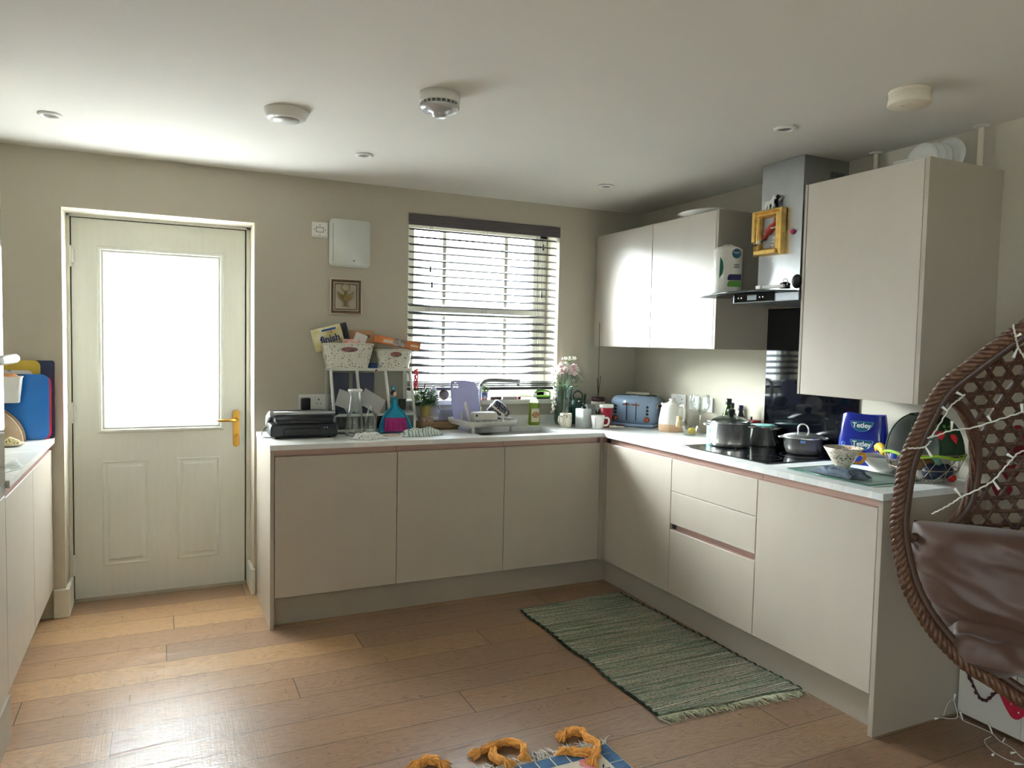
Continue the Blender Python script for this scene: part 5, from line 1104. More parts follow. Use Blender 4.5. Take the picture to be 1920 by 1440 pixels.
for k in range(6):
    a = -2.9 + k * .34; M_ = TM(.0545 * math.cos(a), .0545 * math.sin(a), .046, rz=a + PI / 2) @ Matrix.Rotation(PI / 2 + .95 - .35, 4, 'X'); s_ = .0065; b.prism([(0, s_), (s_ * .3, s_ * .3), (s_, 0), (s_ * .3, -s_ * .3), (0, -s_), (-s_ * .3, -s_ * .3), (-s_, 0), (-s_ * .3, s_ * .3)], .001, DI, M=M_)
b.build('diamond_motif', t)
t = thing('white_serving_bowl', 'wide plain white bowl behind the patterned cup', 'bowl', (3.798, -2.095, WT + .0005))
b = B(); b.lathe([(0, 0), (.038, 0), (.041, .004), (.068, .030), (.090, .064), (.088, .066), (.066, .034), (.038, .010), (0, .008)], CHINA, 48); b.build('bowl', t)
BN = mat('banana_skin', (222, 176, 48), .5, var=.12, scale=30)
b = B(); b.tube(spline([(-.06, 0, 0), (-.035, 0, .018), (0, 0, .026), (.035, 0, .020), (.060, 0, .0)], 5), [.006, .010, .013, .015, .016, .017, .0175, .018, .018, .018, .018, .018, .018, .017, .017, .016, .014, .012, .009, .006, .004][:21], BN, 10, smooth=True); small('banana', 'yellow banana lying across the white serving bowl', 'banana', b, (3.788, -2.085, WT + .078), (0, 0, .95))
# tea bags
TBL = mat('royal_blue_foil', (18, 34, 128), .28, var=.18, scale=14, coat=.3); TBD = mat('deep_blue_foil', (14, 30, 104), .3, c2=(30, 70, 170), scale=9)
t = thing('tea_bag_pack', 'blue pack of tea bags with two white logos behind the cup', 'pack', (3.873, -1.930, WT + .0005), -PI / 2 + .42)
def bag(b, w0, w1, d, h, m, seed=0):
    def fn(u, v):
        a = u * 2 * PI; w = w0 + (w1 - w0) * v; dd = d * (1 - .45 * v ** 3); cx = math.copysign(abs(math.cos(a)) ** .45, math.cos(a)); sy = math.copysign(abs(math.sin(a)) ** .6, math.sin(a))
        k = .0035 * mnoise.noise(Vector((u * 9 + seed, v * 7, seed))); return (cx * (w / 2 + k), sy * (dd / 2 + k), v * h + .004 * math.sin(a * 3 + seed) * v)
    b.grid(fn, 48, 14, m, closeu=True); b.grid(lambda u, v: tuple(Vector(fn(u, 1)) * (1 - v) + Vector((0, 0, h - .002)) * v), 48, 2, m, closeu=True)
b = B(); bag(b, .225, .180, .085, .228, TBL, 1); b.build('pack', t, nrm=False)
LG = mat('logo_teal', (12, 78, 104), .35); LR = mat('logo_rim_blue', (120, 180, 220), .35)
for z, x in ((.178, .0), (.095, .004)):
    hp = [(-.046, .018), (.046, .018)] + [(.046 * math.cos(a), .018 - .043 * math.sin(a)) for a in [k * PI / 14 for k in range(1, 14)]]
    y_ = -.0435 + (.006 if z > .15 else .0); tl_ = .16 if z > .15 else .02
    b = B(); b.prism([(p[0] * 1.06, p[1] * 1.06) for p in hp], .0012, LR, M=TM(x, y_, z, rx=PI / 2 - tl_)); b.prism(hp, .0012, LG, M=TM(x, y_ - .001, z, rx=PI / 2 - tl_)); b.build('logo_shield', t)
    text('Tetley', .031, (x, y_ - .003, z + .001), (PI / 2 - tl_, 0, 0), PLAST, t, ext=.0006, off=.0007)
b = B(); b.lathe([(.006, 0), (.009, 0), (.009, .001), (.006, .001)], LR, 20, M=TM(-.075, -.040, .092, rx=PI / 2)); b.lathe([(.004, 0), (.009, 0), (.009, .001), (.004, .001)], PLAST, 20, M=TM(.068, -.040, .092, rx=PI / 2)); b.build('printed_seal', t)
t = thing('blue_refill_pack', 'rounded second blue pack right behind the tea bag pack', 'pack', (3.900, -2.125, WT + .0005), -PI / 2 + .3)
b = B(); bag(b, .105, .125, .07, .16, TBD, 3); b.ball((0, 0, .165), .062, TBD, 20, sc=(1, .6, .95)); b.build('pack', t, nrm=False)
b = B(); b.box(-.018, .018, -.0395, -.037, .155, .195, mat('pale_blue_label', (140, 164, 224), .4)); b.build('label', t)
# wire basket with the covered food inside
WIRE = mat('bronze_wire', (176, 160, 140), .35, metal=.7)
t = thing('wire_fruit_basket', 'round geometric wire basket at the end of the worktop', 'basket', (3.768, -2.300, WT + .0005))
R0, R1, R2 = .085, .128, .150; n_ = 12; b = B()
def rg(r, z, off=0): return [(r * math.cos(2 * PI * (k + off) / n_), r * math.sin(2 * PI * (k + off) / n_), z) for k in range(n_)]
ra, rb, rc = rg(R0, .004), rg(R1, .055, .5), rg(R2 * .98, .118)
for q in (ra, rb, rc): b.tube(q, .0017, WIRE, 6, closed=True)
for k in range(n_):
    for (p, q) in ((ra[k], rb[k]), (ra[(k + 1) % n_], rb[k]), (rb[k], rc[k]), (rb[k], rc[(k + 1) % n_])): b.tube([p, q], .0014, WIRE, 5)
for k in range(3): b.tube([ra[k], ra[k + 6]], .0014, WIRE, 5)
b.build('wire_frame', t)
b = B()
for k in range(6): a = k * 1.05; b.ball((.088 * math.cos(a), .088 * math.sin(a), .0045), .004, WIRE, 8)
b.build('foot', t)
random.seed(8)
t = thing('green_food_cover', 'dark green and grey mesh dome with strawberry print resting in the wire basket', 'food cover', (3.768, -2.300, WT + .105))
MESH = thin_glass('grey_net', (176, 180, 180), .0, rough=.6, milky=.45); DGF = mat('dark_green_fabric', (34, 62, 36), .8, var=.35, scale=18); LIME = mat('lime_trim', (150, 190, 50), .6)
def dome(u, v): 
    a = u * 2 * PI; r = .142 * math.cos(v * PI / 2) ** .75; return (r * math.cos(a), r * math.sin(a), .165 * math.sin(v * PI / 2) + .006 * math.sin(5 * a) * (1 - v))
b = B(); b.grid(dome, 48, 12, DGF, closeu=True, skip=lambda u, v: .40 < u < .66 or v > .8); b.build('fabric', t, nrm=False)
b = B(); b.grid(dome, 48, 12, MESH, closeu=True, skip=lambda u, v: not (.40 < u < .66 or v > .8)); b.build('net', t, nrm=False)
b = B()
for u in (.40, .53, .66, .9, .15): b.tube([dome(u, v / 12) for v in range(13)], .004, DGF, 6)
b.tube([dome(k / 40, .8) for k in range(40)], .0035, DGF, 6, closed=True); b.build('piping', t)
b = B(); b.tube([dome(k / 48, .02) for k in range(48)], .0065, LIME, 8, closed=True); b.build('trim', t)
def strawb(u, v, s=.02):
    c = Vector(dome(u, v)); n = Vector((c.x, c.y, c.z * .8)).normalized(); b = B(); q = n.to_track_quat('Z', 'Y').to_matrix().to_4x4()
    b.prism([(0, -s * 1.2), (s * .8, -.1 * s), (s * .6, s * .7), (-s * .6, s * .7), (-s * .8, -.1 * s)], .003, mat('strawberry_red', (206, 40, 52), .6, var=.2, scale=90), M=Matrix.Translation(c + n * .002) @ q); return b
for u, v in ((.665, .36), (.735, .34)): strawb(u, v).build('strawberry_print', t)
b = B()
for k in range(12): c = Vector(dome(.70 + .05 * math.sin(k * 2.1), .50 + .05 * math.cos(k * 1.7))); b.ball(c * 1.012, .008, mat('print_leaf', (92, 156, 60), .6), 6, sc=(1, .4, .5))
b.build('leaf_print', t)
for nm, l, m, loc, r, sc in (('avocado', 'dark fruit at the left in the bottom of the wire basket', mat('blue_black_skin', (36, 46, 66), .5, var=.3, scale=20), (3.740, -2.355, WT + .045), .032, (1.2, 1, 1)),
                        ('dark_plum', 'blue-black fruit in the middle of the wire basket', mat('blue_black_skin', (36, 46, 66), .5), (3.800, -2.37, WT + .045), .030, (1.1, 1, 1)),
                        ('bread_roll', 'brown roll inside the wire basket below the lime trim', mat('brown_crust', (134, 96, 60), .7, var=.2, scale=30), (3.77, -2.29, WT + .06), .045, (1.3, 1, .8)),
                        ('garlic', 'white garlic bulb in the bottom left of the wire basket', mat('garlic_white', (226, 220, 206), .6), (3.715, -2.315, WT + .028), .025, (1.1, 1, .8)),
                        ('eggplant_lid', 'mint green lid at the right inside the wire basket', mat('mint_plastic', (108, 170, 140), .4), (3.835, -2.30, WT + .055), .030, (.8, 1, 1.4)),
                        ('tomato', 'small red tomato at the right in the wire basket', mat('tomato_red', (190, 30, 30), .25), (3.81, -2.412 + .02, WT + .022), .018, (1, 1, .9))):
    b = B(); b.ball((0, 0, 0), r, m, 18, sc=sc); small(nm, l, 'fruit' if nm not in ('bread_roll', 'eggplant_lid', 'garlic') else ('bread' if nm == 'bread_roll' else 'lid' if nm == 'eggplant_lid' else 'garlic'), b, loc, group='contents of the wire basket')
# ================================================================== LEFT WORKTOP
def board(name, label, x0, x1, z1, y, m, r=.03, tilt=.05, z0=0):
    w = x1 - x0; h = z1 - WT - .001; b = B(); b.prism(rrect(w, h, r, 6), .005, m, M=TM(0, 0, h / 2, rx=PI / 2), bev=.001)
    o = b.build(name, loc=((x0 + x1) / 2, y, WT + .001)); o.rotation_euler = (-tilt, 0, 0); return tag(o, label, 'chopping board', 'chopping boards leaning on the left worktop')
board('chopping_board', 'navy chopping board standing at the back of the stack on the left worktop', .17, .517, 1.293, -.026, mat('navy_board', (20, 30, 66), .4), r=.012)
board('chopping_board', 'mustard yellow chopping board behind the blue one', .12, .459, 1.294, -.036, mat('mustard_board', (186, 162, 52), .4))
board('chopping_board', 'white chopping board with a blue-green edge print between yellow and blue', .12, .432, 1.246, -.046, pattern('white_print_board', (228, 230, 226), [(70, 150, 160)], kind='noise', scale=40, thr=.36, rough=.4), r=.03)
board('chopping_board', 'red chopping board peeping out behind the blue one', .20, .506, 1.218, -.056, mat('red_board', (196, 30, 58), .4), r=.03)
board('chopping_board', 'bright blue chopping board at the front of the stack on the left worktop', .19, .498, 1.228, -.066, mat('blue_board', (0, 100, 176), .35), r=.035)
BW = mat('beige_wood', (180, 160, 136), .6, var=.08, scale=12, stretch=(1, 5, 1))
t = thing('bread_bin', 'beige roll-top bread bin on the left worktop', 'bread bin', (.20, -.12, WT + .0005))
arcp = [(.205 * math.cos(PI / 2 * k / 14), .185 * math.sin(PI / 2 * k / 14)) for k in range(15)]
for y in (-.035, .040):
    b = B(); b.prism([(-.16, 0)] + arcp + [(-.16, .185)], .012, BW, M=TM(0, y, 0, rx=PI / 2), bev=.001); b.build('side_panel', t)
b = B(); CW2 = mat('cream_slats', (216, 200, 160), .5)
for k in range(13):
    a = PI / 2 * (k + .5) / 14; b.box(-.010, .010, -.034, .028, -.004, .004, CW2, .002, 1, M=TM(.185 * math.cos(a), 0, .166 * math.sin(a)) @ Matrix.Rotation(-(a) + PI / 2, 4, 'Y'))
b.build('roll_top', t)
b = B(); b.ball((.178, -.040, .065), .008, PLAST, 10); b.build('knob', t)
t = thing('white_caddy', 'white plastic caddy on top of the bread bin', 'caddy', (.335, -.125, WT + .188), .0)
b = B(); rows = [[b.bm.verts.new((p[0] * s, p[1] * s, z)) for p in rrect(.125, .075, .014, 4)] for z, s in ((.0, .82), (.12, 1.0), (.122, 1.05), (.118, 1.05))]; k = b.mi(PLAST)
for a, c in zip(rows, rows[1:]):
    for j in range(len(a)): f = b.bm.faces.new([a[j], a[(j + 1) % len(a)], c[(j + 1) % len(a)], c[j]]); f.material_index = k; f.smooth = True
b.bm.faces.new(rows[0]).material_index = k; b.build('caddy', t, solid=.002)
b = B(); b.ball((0, 0, 0), .028, mat('potato_skin', (170, 116, 74), .8, var=.15, scale=40), 14, sc=(1.3, 1, .9)); small('potato', 'brown potato in the white caddy', 'potato', b, (.350, -.125, WT + .302))
b = B(); b.lathe([(0, 0), (.045, 0), (.066, .010), (.068, .012), (.048, .005), (0, .004)], mat('beige_plate', (206, 196, 180), .35), 36); small('side_plate', 'small beige plate on the left worktop below the bread bin', 'plate', b, (.365, -.265, WT + .0005))
b = B(); b.prism([(-.03, 0), (.028, 0), (.036, .018), (-.004, .038), (-.03, .020)], .022, pattern('yellow_letter_card', (236, 226, 180), [(120, 90, 40)], kind='noise', scale=120, thr=.4), M=TM(0, 0, 0, rx=PI / 2), bev=.002); small('butter_pack', 'pale yellow printed block on the small beige plate', 'pack', b, (.372, -.265, WT + .0055), (0, 0, .1))
cloth('striped_cloth', 'teal and white cloth at the front of the left worktop', 'cloth', (.445, -1.00, WT), 1.4, .22, .09, .02, pattern('teal_blob_cloth', (224, 230, 228), [(60, 110, 112)], kind='noise', scale=16, thr=.42, rough=.9), 6.2)
# ================================================================== RUGS
random.seed(17)
def rag_mat():
    m, nt, b = newmat('green_rag_weave'); L = nt.links
    tc = nd(nt, 'ShaderNodeTexCoord'); mp = nd(nt, 'ShaderNodeMapping'); L.new(tc.outputs['Object'], mp.inputs[0]); mp.inputs['Scale'].default_value = (1.1, 55, 1)
    n = nd(nt, 'ShaderNodeTexNoise'); n.inputs['Scale'].default_value = 1; n.inputs['Detail'].default_value = 2; L.new(mp.outputs[0], n.inputs['Vector'])
    r = nd(nt, 'ShaderNodeValToRGB'); L.new(n.outputs['Fac'], r.inputs[0]); e = r.color_ramp.elements; e[0].position = .25; e[0].color = rgb((108, 108, 96)); e[1].position = .72; e[1].color = rgb((214, 210, 190))
    for p, c in ((.36, (140, 140, 120)), (.42, (104, 138, 118)), (.46, (162, 154, 134)), (.51, (186, 180, 160)), (.55, (116, 152, 130)), (.59, (176, 154, 142)), (.65, (194, 192, 168))):
        q = e.new(p); q.color = rgb(c)
    n2 = nd(nt, 'ShaderNodeTexNoise'); n2.inputs['Scale'].default_value = 95; n2.inputs['Detail'].default_value = 2; L.new(tc.outputs['Object'], n2.inputs['Vector'])
    r2 = nd(nt, 'ShaderNodeValToRGB'); L.new(n2.outputs['Fac'], r2.inputs[0]); r2.color_ramp.elements[0].position = .36; r2.color_ramp.elements[0].color = (.34, .36, .33, 1); r2.color_ramp.elements[1].position = .6; r2.color_ramp.elements[1].color = (1.0, 1.0, 1.0, 1)
    mx = nd(nt, 'ShaderNodeMix', data_type='RGBA', blend_type='MULTIPLY'); mx.inputs[0].default_value = .7; L.new(r.outputs[0], mx.inputs[6]); L.new(r2.outputs[0], mx.inputs[7]); L.new(mx.outputs[2], b.inputs['Base Color'])
    b.inputs['Roughness'].default_value = .95
    w = nd(nt, 'ShaderNodeTexWave'); w.bands_direction = 'Y'; w.inputs['Scale'].default_value = 28; w.inputs['Distortion'].default_value = 2; L.new(tc.outputs['Object'], w.inputs['Vector'])
    ad = nd(nt, 'ShaderNodeMath', operation='ADD'); L.new(w.outputs['Fac'], ad.inputs[0]); L.new(n2.outputs['Fac'], ad.inputs[1])
    bp = nd(nt, 'ShaderNodeBump'); bp.inputs['Strength'].default_value = .9; bp.inputs['Distance'].default_value = .006; L.new(ad.outputs[0], bp.inputs['Height']); L.new(bp.outputs[0], b.inputs['Normal'])
    return m
RAG = rag_mat(); FRI = mat('pale_fringe', (188, 190, 162), .9, var=.2, scale=60); DKG = mat('dark_green_edge', (34, 56, 46), .9, var=.3, scale=60)
t = thing('rag_rug', 'green woven rag rug with pale fringes on the floor by the drawers', 'rug', (3.052, -1.415, 0))
cn = [(-.335, .615), (.315, .66), (.352, -.645), (-.340, -.600)]
def rugp(u, v):
    a = Vector(cn[3]).lerp(Vector(cn[2]), u); c = Vector(cn[0]).lerp(Vector(cn[1]), u); p = a.lerp(c, v)
    return (p.x + .005 * math.sin(v * 19), p.y + .006 * math.sin(u * 11), .008 + .0025 * mnoise.noise(Vector((u * 12, v * 30, 1))) + .002 * math.sin(v * 160))
b = B(); b.grid(rugp, 30, 160, RAG); b.build('weave', t, solid=.006, nrm=False)
b = B()
for u in (0, 1): b.tube([tuple(Vector(rugp(u, k / 70)) + Vector((.003 * math.sin(k * 1.9), 0, 0))) for k in range(71)], [.005 + .002 * math.sin(k * 2.3) for k in range(71)], DKG, 6)
b.build('bound_edge', t)
def fringe(b, p0, p1, dirv, n, ln, m, z=.006, spread=.35):
    for k in range(n):
        u = (k + random.random()) / n; p = Vector(p0).lerp(Vector(p1), u); a = random.uniform(-spread, spread) + .5 * math.sin(u * 37); d = Vector((dirv[0] * math.cos(a) - dirv[1] * math.sin(a), dirv[0] * math.sin(a) + dirv[1] * math.cos(a), 0)); l = ln * random.uniform(.5, 1.15); q = Vector((-d.y, d.x, 0)) * random.uniform(-.012, .012)
        b.tube([p + Vector((0, 0, z)), p + d * l * .5 + q + Vector((0, 0, z * random.uniform(.5, 1.3))), p + d * l + Vector((0, 0, .003))], [.0022, .0018, .0012], m, 4)
b = B(); fringe(b, (-.345, -.598, 0), (.352, -.645, 0), (0, -1), 260, .055, FRI); b.build('fringe', t)
b = B(); fringe(b, (-.335, .61, 0), (.315, .655, 0), (0, 1), 170, .028, mat('grey_green_fringe', (120, 128, 108), .9)); b.build('fringe', t)
# patterned rug at the bottom edge, corner at the right
t = thing('flower_rug', 'blue bordered rug with pink flowers and orange tassels at the bottom edge', 'rug', (2.030, -2.175, 0), .0)
BLUE = mat('slate_blue_weave', (70, 104, 142), .9, var=.15, scale=50); CRM = mat('cream_weave', (222, 214, 196), .9, var=.05, scale=50)
# rug frame: u runs from right corner towards the left, v towards the camera
Kc = Vector((2.422, -2.100, 0)) - Vector((2.030, -2.175, 0)); ud = Vector((-.995, -.055, 0)).normalized(); ud = Vector((-1, .0, 0)); vd = Vector((.0, -1, 0))
def R2(u, v, z=0): p = Kc + ud * u + vd * v; return (p.x, p.y, z)
UL, VL = 1.5, 1.0
b = B(); b.grid(lambda u, v: R2(u * UL, v * VL, .004), 40, 30, CRM); b.build('weave', t, solid=.006, nrm=False)
b = B(); n = 26
for k in range(n):
    u0 = k * UL / n; 
    vs = [R2(u0 + .003, .004, .0075), R2(u0 + UL / n - .003, .004, .0075), R2(u0 + UL / n - .003, .055, .0075), R2(u0 + .003, .055, .0075)]; f = b.bm.faces.new([b.bm.verts.new(q) for q in vs]); f.material_index = b.mi(BLUE)
for k in range(17):
    v0 = .058 + k * .055; vs = [R2(.003, v0, .0075), R2(.055, v0, .0075), R2(.055, v0 + .050, .0075), R2(.003, v0 + .050, .0075)]; f = b.bm.faces.new([b.bm.verts.new(q) for q in vs]); f.material_index = b.mi(BLUE)
b.build('blue_border', t, solid=.001, nrm=False)
PKF = mat('pink_flower_weave', (220, 140, 148), .9, var=.1, scale=60); STM = mat('dark_stem_weave', (50, 58, 66), .9)
random.seed(12)
fl = [(.125, .085), (.115, .20), (.27, .125), (.43, .15), (.60, .12), (.30, .26), (.78, .15), (.52, .27), (.95, .13), (1.1, .17)]
for u, v in fl:
    b = B()
    for k in range(6):
        a = k * PI / 3; c = Vector(R2(u + .019 * math.cos(a), v + .019 * math.sin(a), .0082)); vs = [c + Vector((.015 * math.cos(q), .015 * math.sin(q), .0001 * k)) for q in [j * PI / 5 for j in range(10)]]; f = b.bm.faces.new([b.bm.verts.new(q) for q in vs]); f.material_index = b.mi(PKF)
    c = Vector(R2(u, v, .0092)); vs = [c + Vector((.009 * math.cos(q), .009 * math.sin(q), 0)) for q in [j * PI / 5 for j in range(10)]]; f = b.bm.faces.new([b.bm.verts.new(q) for q in vs]); f.material_index = b.mi(BLUE)
    b.build('flower_motif', t, nrm=False)
b = B()
for k in range(140):
    u, v = random.uniform(.07, 1.3), random.uniform(.07, .35); a = random.random() * 6.28; d = Vector((math.cos(a), math.sin(a), 0)) * .018; w = Vector((-d.y, d.x, 0)) * .22; c = Vector(R2(u, v, .0078)); f = b.bm.faces.new([b.bm.verts.new(q) for q in (c - d, c + w, c + d, c - w)]); f.material_index = b.mi(STM)
b.build('leaf_motif', t, nrm=False)
b = B(); WF = mat('white_fringe', (226, 224, 216), .9, var=.08, scale=60); fringe(b, R2(0, 0), R2(UL, 0), (-vd.x, -vd.y), 330, .060, WF, .008, .8); b.build('fringe', t)
ORT = mat('orange_yarn', (236, 172, 92), .9, var=.12, scale=70)
def tassel(pts):
    b = B(); P = spline([(p[0] - 2.030, p[1] + 2.175, 0) for p in pts], 6); n = len(P)
    for s in range(16):
        o = Vector((random.uniform(-.010, .010), random.uniform(-.010, .010), 0)); h = .007 + .018 * abs(math.cos(s)); ph = s * .8
        b.tube([p + o * (1 + .25 * math.sin(ph + k * .7)) + Vector((0, 0, h + .004 * math.sin(ph + k * .9))) for k, p in enumerate(P)], .005, ORT, 5)
    e, e2 = P[-1], P[0]
    for c, dd in ((e, (P[-1] - P[-4]).normalized()), (e2, (P[0] - P[3]).normalized())):
        for s in range(26):
            a = random.uniform(-.75, .75); d = Vector((dd.x * math.cos(a) - dd.y * math.sin(a), dd.x * math.sin(a) + dd.y * math.cos(a), 0)); l = random.uniform(.025, .05)
            b.tube([c + Vector((0, 0, random.uniform(.008, .03))), c + d * l * .6 + Vector((0, 0, random.uniform(.006, .025))), c + d * l + Vector((0, 0, .006))], [.004, .0035, .002], ORT, 4)
    return b.build('tassel', t)
tassel([(2.315, -2.00), (2.35, -1.995), (2.378, -2.015), (2.368, -2.05), (2.385, -2.10), (2.355, -2.15), (2.325, -2.175)])
tassel([(2.262, -2.105), (2.285, -2.125), (2.325, -2.140)])
tassel([(1.985, -1.985), (2.03, -1.975), (2.09, -1.968), (2.13, -2.01), (2.115, -2.055)])
tassel([(2.025, -1.995), (2.010, -2.035), (2.03, -2.075)])
tassel([(1.768, -1.972), (1.80, -1.962), (1.825, -1.99)])
# ================================================================== SHOE CABINET
SW_ = mat('white_cabinet_laminate', (214, 210, 200), .5, var=.01)
t = thing('shoe_cabinet', 'slim white cabinet against the right wall under the egg chair', 'cabinet', (3.832, -2.452, 0), -PI / 2)
b = B(); b.box(.0, .95, .012, XR - 3.832 - .001, .015, .40, SW_, .001); b.build('carcass', t)
for k in range(4):
    b = B(); b.box(k * .2375 + .001, (k + 1) * .2375 - .001, 0, .012, .012, .398, SW_, .001); b.build('door', t)
b = B(); b.box(.0, .95, .02, XR - 3.832 - .002, 0, .015, CARC); b.build('base', t)
# hearts hanging on it
HRT = [(0, -.085), (.055, -.02), (.066, .02), (.05, .048), (.022, .050), (0, .028), (-.022, .050), (-.05, .048), (-.066, .02), (-.055, -.02)]
HR = [(p.x, p.y) for p in spline([(x, y, 0) for x, y in HRT], 4, closed=True)]
FELT = mat('crimson_felt', (186, 32, 62), .85, var=.12, scale=30)
t = thing('felt_heart', 'crimson felt heart with white dots hanging on the slim white cabinet', 'heart', (3.829, -2.672, .168), -PI / 2)
b = B(); b.prism(HR, .012, FELT, M=TM(0, 0, 0, rx=PI / 2), bev=.004); b.build('heart', t)
b = B()
for x, y in ((-.03, .01), (.03, .005), (-.012, -.03), (.015, -.05), (.0, .0), (-.035, .032), (.04, .03)): b.ball((x, -.0125, y), .003, PAPER, 6, sc=(1, .4, 1))
b.build('white_dots', t)
b = B(); b.ball((0, -.015, .035), .011, mat('dark_bow', (40, 24, 26), .8), 10, sc=(1.4, .6, 1)); b.tube([(0, -.005, .04), (0, -.005, .20)], .0012, BLACK, 4); b.build('bow', t)
t = thing('berry_heart_wreath', 'dark red-brown berry heart wreath hanging on the slim white cabinet', 'wreath', (3.829, -2.556, .175), -PI / 2)
b = B(); BER = mat('dark_berry', (66, 26, 26), .5, var=.3, scale=60); b.tube([(x * .85, -.008, y * .85) for x, y in HR], .004, BER, 6, closed=True)
for x, y in HR[::1]: b.ball((x * .85 + random.uniform(-.004, .004), -.010, y * .85 + random.uniform(-.004, .004)), .0065, BER, 6)
b.build('berries', t)
b = B(); b.tube([(0, -.006, .03), (0, -.006, .12)], .001, BLACK, 4); b.build('string', t)
t = thing('red_heart_garland', 'string of small dark red hearts on the wall behind the egg chair', 'garland', (3.935, -2.56, .93), -PI / 2)
for k, (x, z) in enumerate(((.0, .13), (-.02, .05), (-.045, -.03), (.02, .20))):
    b = B(); b.prism([(p[0] * .55, p[1] * .5) for p in HR], .008, mat('dark_red_felt', (120, 20, 34), .8), M=TM(x, 0, z, rx=PI / 2)); b.build('small_heart', t)
b = B(); b.tube([(-.045, .004, -.03), (-.02, .004, .05), (0, .004, .13), (.02, .004, .20), (.02, .004, .30)], .0012, BLACK, 4); b.build('string', t)
# ================================================================== HANGING EGG CHAIR
RT = mat('brown_rattan', (74, 48, 34), .4, var=.3, scale=90, c2=(106, 74, 54)); RT2 = mat('dark_rattan', (68, 46, 34), .5, var=.25, scale=60, c2=(88, 62, 46)); RTW = mat('wrapped_pole', (70, 48, 36), .45, var=.2, scale=160, stretch=(1, 1, 3))
EC = Vector((3.237, -3.1128, .9761)); ER = Vector((.5547, -.832, 0)); EN = Vector((.832, .5547, 0))     # centre of the rim, its right, and the direction into the bowl
M_E = Matrix(((ER.x, EN.x, 0, 0), (ER.y, EN.y, 0, 0), (0, 0, 1, 0), (0, 0, 0, 1)))
t = bpy.data.objects.new('hanging_egg_chair', None); C.objects.link(t); t.location = EC; t.rotation_euler = M_E.to_euler()
tag(t, 'brown woven rattan hanging egg chair with brown cushions at the right edge', 'chair')
# local: x right, y into the bowl, z up
hl = [(-.131, .537), (-.266, .413), (-.33, .341), (-.379, .221), (-.411, .12), (-.424, -.018), (-.426, -.089), (-.412, -.172), (-.379, -.28), (-.317, -.38), (-.233, -.461), (-.153, -.502), (-.078, -.541), (0, -.56)]
hr = [(-x, z) for x, z in hl[-2::-1]]
RIM = [(p.x, p.y) for p in spline([(x, z, 0) for x, z in hl + hr + [(0, .64)]], 5, closed=True)]
def rim_r(a):      # rim radius at angle a around (0, 0)
    best = None
    for i in range(len(RIM)):
        x0, z0 = RIM[i]; x1, z1 = RIM[(i + 1) % len(RIM)]; dx, dz = math.cos(a), math.sin(a)
        den = dx * (z1 - z0) - dz * (x1 - x0)
        if abs(den) < 1e-9: continue
        tt = (x0 * (z1 - z0) - z0 * (x1 - x0)) / den; uu = (x0 * dz - z0 * dx) / den
        if tt > 0 and -1e-6 <= uu <= 1 + 1e-6: best = tt if best is None else max(best, tt)
    return best or .5
RR = [rim_r(2 * PI * k / 180) for k in range(180)]
def rho(x, z):
    r = math.hypot(x, z); a = math.atan2(z, x) % (2 * PI); q = a / (2 * PI) * 180; i = int(q) % 180; f_ = q - int(q); return r / (RR[i] * (1 - f_) + RR[(i + 1) % 180] * f_)
def dep(x, z):
    q = min(1, rho(x, z)); return .50 * (1 - q ** 2.3) ** .60
def braid(path, r, wr, m, name, strands=3, pitch=.055, y=0):
    b = B(); P = [Vector(p) for p in path]; L = [0]
    for i in range(len(P)): L.append(L[-1] + (P[(i + 1) % len(P)] - P[i]).length)
    N = int(L[-1] / .009); pts = []
    for k in range(N):
        s = L[-1] * k / N; i = max(j for j in range(len(P)) if L[j] <= s); f_ = (s - L[i]) / max(1e-9, L[i + 1] - L[i]); pts.append(P[i].lerp(P[(i + 1) % len(P)], f_))
    turns = round(L[-1] / pitch)
    for q in range(strands):
        T = []
        for k in range(N):
            tn = (pts[(k + 1) % N] - pts[k - 1]).normalized(); n1 = Vector((0, 1, 0)); n2 = tn.cross(n1).normalized(); a = 2 * PI * (turns * k / N + q / strands); T.append(pts[k] + n1 * r * math.cos(a) + n2 * r * math.sin(a))
        b.tube(T, wr, m, 6, closed=True)
    return b
Y0 = 0
rimp = [(x * .985, Y0 - .004, z * .985) for x, z in RIM]
b = braid(rimp, .0115, .0085, RT, 'x', 4, .075); b.build('braided_rim', t)
b = B(); b.tube([(x * .935, Y0 + .018, z * .94) for x, z in RIM], .013, RTW, 10, closed=True); b.build('rim_pole', t)
H1 = [(-.318, .322), (-.271, .287), (-.232, .219), (-.216, .134), (-.216, .047), (-.234, -.04), (-.282, -.101), (-.340, -.130), (-.385, -.134)]
H1s = [(p.x, p.y) for p in spline([(x, z, 0) for x, z in H1], 6)]
for sx in (1, -1):
    b = B(); pth = [(sx * x, dep(x, z) * .55 + .02, z) for x, z in H1s]; b.tube(pth, .0135, RTW, 10)
    b2 = [Vector(p) + Vector((-sx * .014, -.006, 0)) for p in pth]
    for q in range(3): b.tube([p + Vector((.006 * math.cos(k * .55 + q * 2.1), .006 * math.sin(k * .55 + q * 2.1), 0)) for k, p in enumerate(b2)], .005, RT, 5)
    b.build('armrest_hoop', t)
H2 = [(-.01, .50), (-.102, .389), (-.121, .357), (-.165, .272), (-.21, .136), (-.221, .052), (-.234, -.021), (-.242, -.157), (-.21, -.30), (-.12, -.42)]
for sx in (1, -1):
    b = B(); b.tube([(sx * p.x, dep(p.x, p.y) + .012, p.y) for p in spline([(x, z, 0) for x, z in H2], 6)], .012, RTW, 10); b.build('back_pole', t)
